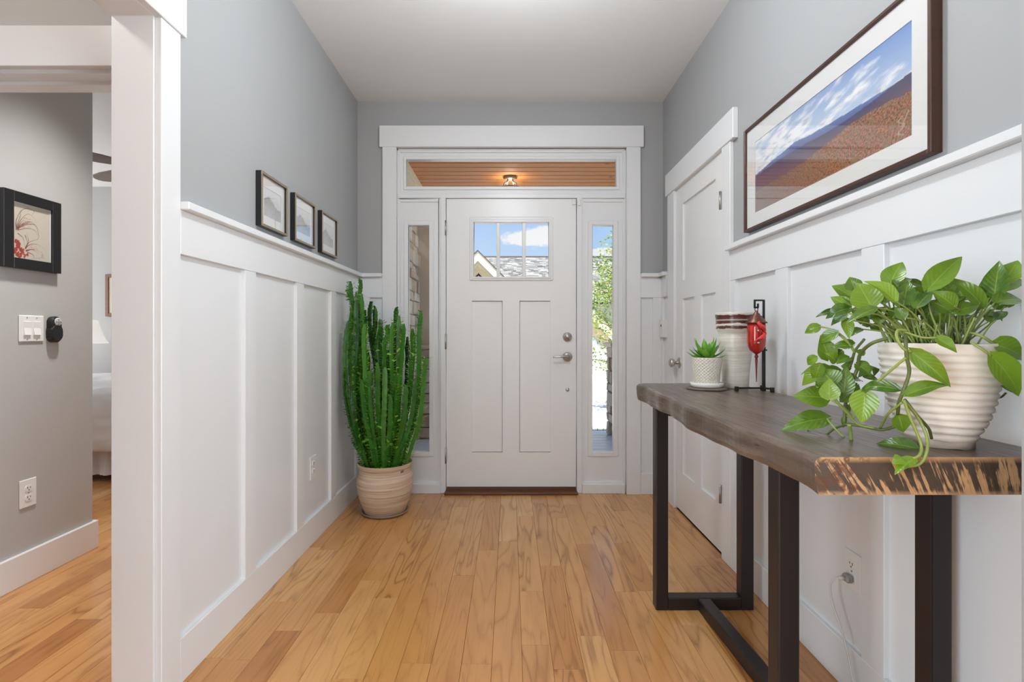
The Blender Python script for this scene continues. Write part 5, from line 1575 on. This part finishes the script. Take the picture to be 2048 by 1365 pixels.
for pts, r, mt in (([(700, 525, 0.93), (600, 558, 0.945), (535, 620, 0.98), (520, 700, 1.0), (480, 800, 1.01), (450, 900, 1.02), (440, 1035, 1.02)], 0.0034, 'vine'),
                   ([(560, 530, 1.0), (505, 600, 1.02), (480, 680, 1.03), (430, 760, 1.03)], 0.0026, 'vine'),
                   ([(805, 505, 0.905), (806, 560, 0.885), (812, 640, 0.884), (826, 730, 0.887), (790, 840, 0.89), (765, 910, 0.90), (758, 975, 0.92)], 0.0030, 'vine'),
                   ([(810, 480, 0.90), (760, 478, 0.895), (752, 520, 0.885), (790, 585, 0.882), (836, 606, 0.885)], 0.0026, 'petiole'),
                   ([(806, 640, 0.884), (700, 730, 0.91), (562, 845, 0.955)], 0.0024, 'petiole'),
                   ([(795, 890, 0.888), (830, 990, 0.888), (895, 1150, 0.885), (890, 1215, 0.872), (850, 1243, 0.868)], 0.0026, 'petiole'),
                   ([(800, 900, 0.89), (880, 1000, 0.90), (930, 1110, 0.89), (930, 1200, 0.872), (890, 1270, 0.866), (810, 1288, 0.864)], 0.0026, 'petiole'),
                   ([(800, 890, 0.89), (870, 980, 0.905), (940, 1060, 0.915), (958, 1120, 0.925)], 0.0026, 'vine'),
                   ([(785, 905, 0.892), (700, 975, 0.93), (655, 1060, 0.985)], 0.0022, 'petiole'),
                   ([(455, 1038, 1.03), (385, 1060, 1.07), (320, 1108, 1.09), (285, 1112, 1.10), (225, 1072, 1.12)], 0.0024, 'vine'),
                   ([(338, 1002, 1.11), (375, 1050, 1.07), (440, 1115, 1.05)], 0.0022, 'petiole'),
                   ([(360, 800, 1.0), (390, 890, 1.0), (460, 970, 1.0), (520, 1035, 1.0), (620, 1060, 0.99)], 0.0026, 'petiole'),
                   ([(345, 880, 1.05), (430, 930, 1.02), (500, 1000, 1.0)], 0.0022, 'petiole'),
                   ([(440, 1035, 1.02), (540, 1045, 1.0), (660, 1068, 0.985), (740, 1050, 0.96)], 0.0032, 'vine'),
                   ([(470, 1040, 1.01), (478, 1080, 1.02), (482, 1130, 1.025)], 0.0034, 'petiole'),
                   ([(800, 488, 0.90), (900, 520, 0.89), (990, 522, 0.885)], 0.0018, 'petiole'),
                   ([(808, 860, 0.887), (795, 850, 0.888), (780, 840, 0.89)], 0.0020, 'vine'),
                   ([(1170, 490, 0.93), (1250, 510, 0.90), (1332, 562, 0.90)], 0.0026, 'petiole'),
                   ([(1190, 550, 0.90), (1250, 585, 0.885), (1312, 630, 0.88)], 0.0022, 'petiole'),
                   ([(1330, 880, 1.0), (1370, 875, 1.0), (1400, 850, 1.0)], 0.0020, 'vine'),
                   ([(296, 455, 1.06), (370, 475, 1.03), (450, 540, 1.02), (505, 600, 1.02)], 0.0018, 'petiole'),
                   ([(402, 490, 1.02), (450, 530, 1.02), (500, 610, 1.02)], 0.0018, 'petiole'),
                   ([(348, 648, 1.04), (400, 665, 1.03), (480, 660, 1.03)], 0.0018, 'petiole')):
    MBp = MB(); MBp.tube(spline([Q(*p) for p in pts], 6), r, 7); MBp.build('stem', M[mt], pothos)

# ------------------------------------------------------------------ tall euphorbia in the striped pot
def stripe_mat():
    m = pmat('banded_stoneware', srgb(206, 184, 158), 0.6); n, b = nodes_of(m)
    p = objco(n)
    rip = n.noise(n.vmath('MULTIPLY', p, (2.0, 2.0, 95)), 1.0, 4, 0.7)
    warm = n.noise(n.vmath('MULTIPLY', p, (7, 7, 30)), 1.0, 3)
    c = n.mix(n.maprange(rip, 0.38, 0.62), col4(srgb(224, 208, 188)), col4(srgb(188, 160, 130)))
    c = n.mix(n.maprange(warm, 0.5, 0.75, 0, 0.5), c, col4(srgb(204, 164, 140)))
    c = n.mix(n.maprange(rip, 0.66, 0.74, 0, 0.7), c, col4(srgb(142, 116, 92)))
    n.put(b.inputs['Base Color'], c); bump(n, b, rip, 0.7, 0.006)
    return m


EX, EY = -0.784, 3.17
one('plant_saucer', MB().lathe([(0.125, 0.0), (0.138, 0.004), (0.147, 0.018), (0.144, 0.020), (0.134, 0.008), (0.0, 0.007)], EX, EY, 48), pmat('grey_clear_saucer', srgb(150, 130, 116), 0.25),
    'shallow grey saucer under the banded plant pot', 'saucer')
eup = thing('euphorbia_plant', (EX, EY, 0.008), 'tall green branching euphorbia in a banded beige pot beside the front door', 'plant')
pot = [(0.120, 0.008), (0.126, 0.012), (0.140, 0.05), (0.155, 0.09), (0.167, 0.14), (0.173, 0.18), (0.172, 0.215), (0.166, 0.243), (0.158, 0.262), (0.158, 0.272), (0.163, 0.290), (0.170, 0.308), (0.171, 0.314), (0.166, 0.317), (0.160, 0.312), (0.151, 0.28), (0.148, 0.262), (0.0, 0.262)]
b = MB(); b.lathe(pot, EX, EY, 64); b.build('banded_pot', stripe_mat(), eup)
b = MB(); b.lathe([(0.1485, 0.258), (0.149, 0.268), (0.07, 0.274), (0.0, 0.276)], EX, EY, 32, wob=0.002); b.build('soil', M['soil'], eup)
M['eup'] = pmat('euphorbia_stem', srgb(40, 112, 44), 0.30)
n, bb_ = nodes_of(M['eup'])
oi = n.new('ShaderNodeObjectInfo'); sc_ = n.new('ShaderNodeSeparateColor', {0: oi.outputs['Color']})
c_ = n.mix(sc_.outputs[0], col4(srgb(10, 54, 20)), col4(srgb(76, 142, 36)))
c_ = n.mix(n.maprange(n.noise(objco(n), 26, 3), 0.45, 0.75, 0, 0.5), c_, col4(srgb(58, 136, 52)))
n.put(bb_.inputs['Base Color'], c_)
M['eupleaf'] = pmat('euphorbia_leaflet', srgb(120, 178, 62), 0.4)
n, bb_ = nodes_of(M['eupleaf'])
at = n.new('ShaderNodeAttribute', attribute_name='tone')
n.put(bb_.inputs['Base Color'], n.ramp(at.outputs['Fac'], [(0, srgb(30, 96, 34)), (0.5, srgb(104, 176, 56)), (1, srgb(190, 222, 90))]))
re_ = random.Random(44)
# (depth offset, tone, [(x, y) in photograph pixels from tip to foot])
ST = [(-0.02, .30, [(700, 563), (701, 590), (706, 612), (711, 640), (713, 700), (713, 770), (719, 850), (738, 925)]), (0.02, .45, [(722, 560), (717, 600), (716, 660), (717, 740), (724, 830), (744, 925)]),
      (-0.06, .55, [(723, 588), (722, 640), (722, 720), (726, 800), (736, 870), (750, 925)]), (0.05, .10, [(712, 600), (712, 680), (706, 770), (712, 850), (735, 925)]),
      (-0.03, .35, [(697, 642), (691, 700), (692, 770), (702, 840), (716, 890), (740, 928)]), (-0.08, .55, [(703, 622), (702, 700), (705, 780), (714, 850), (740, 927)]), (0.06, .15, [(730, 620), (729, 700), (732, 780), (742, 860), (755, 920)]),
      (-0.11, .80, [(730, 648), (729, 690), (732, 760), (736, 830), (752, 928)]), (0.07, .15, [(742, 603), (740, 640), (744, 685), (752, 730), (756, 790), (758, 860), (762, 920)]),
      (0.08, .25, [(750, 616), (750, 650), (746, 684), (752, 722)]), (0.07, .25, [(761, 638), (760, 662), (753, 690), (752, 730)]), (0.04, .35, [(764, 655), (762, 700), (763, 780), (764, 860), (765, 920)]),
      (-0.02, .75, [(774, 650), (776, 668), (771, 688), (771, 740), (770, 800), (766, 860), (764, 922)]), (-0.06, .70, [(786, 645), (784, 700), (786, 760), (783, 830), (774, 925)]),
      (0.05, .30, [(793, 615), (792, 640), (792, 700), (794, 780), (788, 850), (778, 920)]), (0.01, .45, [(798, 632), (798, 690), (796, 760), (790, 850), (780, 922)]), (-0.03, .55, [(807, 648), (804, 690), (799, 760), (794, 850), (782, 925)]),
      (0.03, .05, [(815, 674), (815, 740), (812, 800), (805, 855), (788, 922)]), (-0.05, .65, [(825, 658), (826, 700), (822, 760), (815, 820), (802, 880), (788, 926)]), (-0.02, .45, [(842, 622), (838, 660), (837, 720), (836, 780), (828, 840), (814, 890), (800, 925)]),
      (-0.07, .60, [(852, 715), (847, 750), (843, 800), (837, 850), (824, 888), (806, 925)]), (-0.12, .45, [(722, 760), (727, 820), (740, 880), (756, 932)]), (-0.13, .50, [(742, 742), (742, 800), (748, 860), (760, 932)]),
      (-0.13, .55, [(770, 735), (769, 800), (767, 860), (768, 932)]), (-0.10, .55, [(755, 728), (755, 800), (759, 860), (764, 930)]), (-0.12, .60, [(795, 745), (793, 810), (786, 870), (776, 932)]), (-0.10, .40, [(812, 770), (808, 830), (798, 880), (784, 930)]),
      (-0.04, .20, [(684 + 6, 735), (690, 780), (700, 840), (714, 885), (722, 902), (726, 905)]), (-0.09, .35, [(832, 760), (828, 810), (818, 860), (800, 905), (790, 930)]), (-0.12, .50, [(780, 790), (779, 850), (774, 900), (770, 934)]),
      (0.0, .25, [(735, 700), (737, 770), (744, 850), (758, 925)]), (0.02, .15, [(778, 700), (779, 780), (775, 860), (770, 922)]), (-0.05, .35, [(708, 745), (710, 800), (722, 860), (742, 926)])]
for dY, tone, pts in ST:
    n_ = len(pts)
    w3 = []
    for i, (x, y) in enumerate(pts):
        t = i / (n_ - 1)
        Yd = EY + min(dY, 0.05 if x > 716 else -0.09) * (1 - 0.35 * t * t)
        w3.append(P(x, y, Yd))
    if pts[-1][1] > 915: w3[-1].z = 0.262
    sp = spline(w3[::-1], 12)
    cum = 0; rads = []
    for i, p in enumerate(sp):
        if i: cum += (p - sp[i - 1]).length
        tt = i / (len(sp) - 1)
        r = 0.0165 * (0.80 + 0.25 * min(1, tt * 2)) * (1 if tt < 0.93 else max(0.35, 1 - (tt - 0.93) * 8))
        rads.append(r * (1 + 0.10 * math.sin(cum * 2 * PI / 0.022)))
    roll = re_.uniform(0, 2)
    b = MB(); b.tube(sp, rads, 6, smooth=False, roll=roll, ribs=[1.0, 0.42])
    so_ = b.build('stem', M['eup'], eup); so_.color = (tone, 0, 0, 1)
    lb = MB(); tn = []; up = None; acc = 0
    for i, p in enumerate(sp):
        t = (sp[min(i + 1, len(sp) - 1)] - sp[max(i - 1, 0)]).normalized()
        if up is None: up = Vector((0, 0, 1)) if abs(t.z) < 0.9 else Vector((0, 1, 0))
        u = (up - t * up.dot(t)).normalized(); w_ = t.cross(u); up = u
        if i == 0: continue
        seg = (p - sp[i - 1]).length; k_ = max(1, int(round(seg / 0.011)))
        for e in range(3):
            an = 2 * PI * (2 * e) / 6 + roll
            od = u * math.cos(an) + w_ * math.sin(an)
            for q_ in range(k_):
                if re_.random() < 0.12: continue
                pp_ = sp[i - 1].lerp(p, q_ / k_) + od * (rads[i] * 0.95)
                L = re_.uniform(0.016, 0.034) * (1.5 if re_.random() < 0.06 else 1)
                dd = (od + t * re_.uniform(0.1, 0.7) + Vector((re_.uniform(-.3, .3), re_.uniform(-.3, .3), 0))).normalized()
                if (pp_ + dd * L).x < -1.03: continue
                sd = dd.cross(t).normalized() * (L * 0.24)
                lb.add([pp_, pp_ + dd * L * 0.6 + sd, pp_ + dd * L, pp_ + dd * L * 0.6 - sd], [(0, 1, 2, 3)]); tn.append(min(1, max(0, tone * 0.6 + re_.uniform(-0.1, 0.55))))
    lo = lb.build('leaflet', M['eupleaf'], so_); lo['kind'] = 'stuff'
    at = lo.data.attributes.new('tone', 'FLOAT', 'FACE'); at.data.foreach_set('value', tn)
for i in range(46):                        # broader young leaves
    x, y = re_.gauss(772, 30), re_.uniform(690, 905)
    if re_.random() < 0.5: y = re_.uniform(840, 915)
    p0 = P(x, y, EY - 0.10 + re_.uniform(-0.03, 0.04))
    d = Vector((re_.uniform(-1, 1), re_.uniform(-0.7, 0.1), re_.uniform(-0.2, 0.9))).normalized() * re_.uniform(0.022, 0.036)
    leaf_obj('leaf', M['succ'], p0, p0 + d, 0.013, (re_.uniform(-.5, .5), -1, 0.6), eup, 0.1, 0.3, re_.uniform(0.5, 1.0), 'blade', 4, 2)
for (x, y, r, c) in ((743, 924, 0.017, srgb(96, 40, 30)), (802, 921, 0.016, srgb(120, 116, 110))):
    p = P(x, y, EY - 0.09); p.z = 0.283
    b = MB(); b.lathe([(r * math.sin(PI * k / 10) * 1.1 + 1e-5, p.z - r * 0.9 * math.cos(PI * k / 10)) for k in range(11)], p.x, p.y, 16)
    one('polished_pebble', b, pmat('polished_stone', c, 0.08), 'dark red polished stone on the soil of the banded pot' if x < 770 else 'grey glassy pebble on the soil of the banded pot', 'stone')

# ------------------------------------------------------------------ plug and cord
M['clearcord'] = pmat('translucent_cord', srgb(214, 212, 208), 0.25)
o = thing('power_cord', (1.02, 1.56, 0.0), 'pale translucent power cord plugged into the outlet under the table', 'cord')
wx = XR - 0.0125
b = MB(); b.box(wx - 0.022, wx, 1.551, 1.581, 0.347, 0.371); b.build('plug', pmat('smoky_plug', srgb(150, 148, 144), 0.2), o, bevel=0.005)
b = MB(); b.tube([(wx - 0.022, 1.566, 0.359), (wx - 0.04, 1.567, 0.359)], [0.008, 0.0045], 10); b.build('strain_relief', M['clearcord'], o)
cp = [(wx - 0.036, 1.567, 0.359), (wx - 0.050, 1.572, 0.352), (wx - 0.056, 1.580, 0.325), (wx - 0.050, 1.575, 0.27), (wx - 0.040, 1.545, 0.20), (wx - 0.036, 1.525, 0.14), (wx - 0.034, 1.50, 0.06), (wx - 0.036, 1.46, 0.008), (wx - 0.030, 1.36, 0.004), (wx - 0.035, 1.20, 0.004), (wx - 0.02, 1.0, 0.004)]
b = MB(); b.tube(spline(cp, 8), 0.003, 8); b.build('cable', M['clearcord'], o)

# ------------------------------------------------------------------ bedroom glimpsed through the hall
M['linen'] = pmat('white_comforter', (0.82, 0.82, 0.83), 0.85)
M['skirt'] = pmat('pale_lilac_bed_skirt', srgb(226, 224, 230), 0.9)
M['darkwood'] = streak_wood('dark_bed_wood', srgb(66, 40, 26), srgb(46, 28, 18), (6, 40, 40), 0.5)
BX0, BX1, BY0, BY1 = -4.75, -2.45, 3.80, 5.0
bed = thing('bed', ((BX0 + BX1) / 2, (BY0 + BY1) / 2, 0), 'bed with a white comforter glimpsed past the end of the grey hall wall', 'bed')
MB().box(BX0, BX1, BY0, BY1, 0.34, 0.62).build('mattress', M['linen'], bed, bevel=0.03)
MB().box(BX0 + 0.03, BX1 - 0.03, BY0 + 0.03, BY1 - 0.03, 0.16, 0.34).build('box_spring', M['skirt'], bed)
for x in (BX0 + 0.1, BX1 - 0.1):
    for y in (BY0 + 0.1, BY1 - 0.1):
        MB().box(x - 0.03, x + 0.03, y - 0.03, y + 0.03, 0, 0.16).build('leg', M['darkwood'], bed)
path = [(BY0 - 0.075, 0.25), (BY0 - 0.085, 0.36), (BY0 - 0.085, 0.48), (BY0 - 0.07, 0.60), (BY0 - 0.02, 0.685), (BY0 + 0.08, 0.715), (BY0 + 0.3, 0.725), (BY0 + 0.6, 0.72), (BY0 + 0.9, 0.72), (BY1, 0.71), (BY1 + 0.05, 0.66), (BY1 + 0.06, 0.45)]
sp = spline([(0, y, z) for y, z in path], 5); NXB = 60; vs = []
for i, p in enumerate(sp):
    for j in range(NXB + 1):
        x = BX0 - 0.06 + (BX1 - BX0 + 0.12) * j / NXB
        d_ = 0.035 * nz(x * 1.0, i * 0.06, 2.2, 3, 3.3) + 0.018 * nz(x, i * 0.09, 7, 2, 8.0)
        dz = d_ if i > 20 else d_ * 0.4
        hem = 0.05 * nz(x, 0, 2.0, 2, 1.0) * max(0, 1 - i / 8)
        vs.append((x, p.y - (abs(d_) if i < 24 else 0), p.z + dz + hem))
b = MB(); b.add(vs, [(i * (NXB + 1) + j, i * (NXB + 1) + j + 1, (i + 1) * (NXB + 1) + j + 1, (i + 1) * (NXB + 1) + j) for i in range(len(sp) - 1) for j in range(NXB)], 0, True)
co = b.build('comforter', M['linen'], bed)
sm = co.modifiers.new('solid', 'SOLIDIFY'); sm.thickness = 0.02; sm.offset = -1
vs = []
for j in range(121):
    x = BX0 + (BX1 - BX0) * j / 120; w_ = 0.012 * math.sin(j * 0.9) + 0.006 * math.sin(j * 2.3)
    vs += [(x, BY0 + 0.0 + w_ * 1.4, 0.055), (x, BY0 + 0.01 + w_, 0.2), (x, BY0 + 0.015 + w_ * 0.3, 0.36)]
b = MB(); b.add(vs, [(j * 3 + k, j * 3 + k + 3, j * 3 + k + 4, j * 3 + k + 1) for j in range(120) for k in range(2)], 0, True)
b.build('bed_skirt', M['skirt'], bed)
nx_, ny_ = -4.44, 5.28
ns_ = thing('nightstand', (nx_, ny_, 0), 'small dark wooden nightstand behind the bed', 'nightstand')
b = MB(); b.box(nx_ - 0.22, nx_ + 0.22, ny_ - 0.18, ny_ + 0.18, 0.60, 0.63); b.build('top', M['darkwood'], ns_, bevel=0.004)
b = MB(); b.box(nx_ - 0.20, nx_ + 0.20, ny_ - 0.16, ny_ + 0.16, 0.36, 0.60); b.build('drawer_box', M['darkwood'], ns_)
for sx_ in (-0.18, 0.18):
    for sy_ in (-0.14, 0.14):
        MB().box(nx_ + sx_ - 0.02, nx_ + sx_ + 0.02, ny_ + sy_ - 0.02, ny_ + sy_ + 0.02, 0, 0.36).build('leg', M['darkwood'], ns_)
lmp = thing('bedside_lamp', (nx_, ny_, 0.63), 'bedside lamp with a flared white shade behind the bed', 'lamp')
b = MB(); b.lathe([(0.07, 0.63), (0.075, 0.64), (0.03, 0.66), (0.045, 0.74), (0.05, 0.82), (0.02, 0.92), (0.012, 1.0), (0.0, 1.0)], nx_, ny_, 28); b.build('base', pmat('ivory_lamp_base', srgb(216, 206, 190), 0.4), lmp)
b = MB(); b.lathe([(0.195, 1.02), (0.165, 1.07), (0.14, 1.13), (0.118, 1.20), (0.105, 1.26), (0.102, 1.262), (0.115, 1.20), (0.137, 1.13), (0.162, 1.07), (0.192, 1.02)], nx_, ny_, 40, cap=False)
b.build('lamp_shade', pmat('white_lamp_shade', (0.85, 0.84, 0.82), 0.8, emit=(1.0, 0.96, 0.9), estr=0.5), lmp)
o = thing('bedroom_picture', (-4.2, 5.56, 1.30), 'brown wood framed picture on the bedroom far wall', 'picture')
x0, x1, z0, z1 = PX(210.5, 5.55), PX(210.5, 5.55) + 0.42, PZ(633, 5.55), PZ(549, 5.55)
bw = MB(); bw.ring(x0, x1, z0, z1, x0 + 0.035, x1 - 0.035, z0 + 0.035, z1 - 0.035, 5.545, 5.57); bw.build('frame', streak_wood('chestnut_frame', srgb(132, 78, 48), srgb(104, 58, 34), (30, 30, 30), 0.45), o, bevel=0.003)
MB().box(x0 + 0.03, x1 - 0.03, 5.556, 5.568, z0 + 0.03, z1 - 0.03).build('print_sheet', pmat('cream_print', srgb(236, 222, 204), 0.8), o)
# ceiling fan
fxc, fyc, fzc = -2.75, 3.85, 2.375
fan = thing('ceiling_fan', (fxc, fyc, H), 'ceiling fan with grey-brown blades in the bedroom', 'fan')
b = MB(); b.lathe([(0.0, H), (0.07, H), (0.065, H - 0.05), (0.015, H - 0.06), (0.015, fzc + 0.10), (0.09, fzc + 0.09), (0.10, fzc + 0.02), (0.085, fzc - 0.03), (0.0, fzc - 0.04)], fxc, fyc, 28); b.build('motor', M['nickel'], fan)
M['blade'] = streak_wood('grey_brown_blade', srgb(132, 120, 114), srgb(112, 100, 94), (6, 30, 30), 0.5)
for i in range(5):
    an = math.radians(157 + 72 * i); cs, sn = math.cos(an), math.sin(an)
    b = MB(); v = []
    for r, w_ in ((0.10, 0.035), (0.18, 0.05), (0.30, 0.068), (0.50, 0.072), (0.60, 0.062), (0.65, 0.035), (0.665, 0.01)):
        for s in (-1, 1):
            for h_ in (0, 0.006):
                v.append((fxc + cs * r - sn * w_ * s, fyc + sn * r + cs * w_ * s, fzc + s * w_ * 0.16 + h_))
    f = []
    for k in range(6):
        o_ = k * 4
        f += [(o_, o_ + 4, o_ + 6, o_ + 2), (o_ + 1, o_ + 3, o_ + 7, o_ + 5), (o_, o_ + 1, o_ + 5, o_ + 4), (o_ + 2, o_ + 6, o_ + 7, o_ + 3)]
    f += [(0, 2, 3, 1), (24, 25, 27, 26)]
    b.add(v, f); b.build('blade', M['blade'], fan)
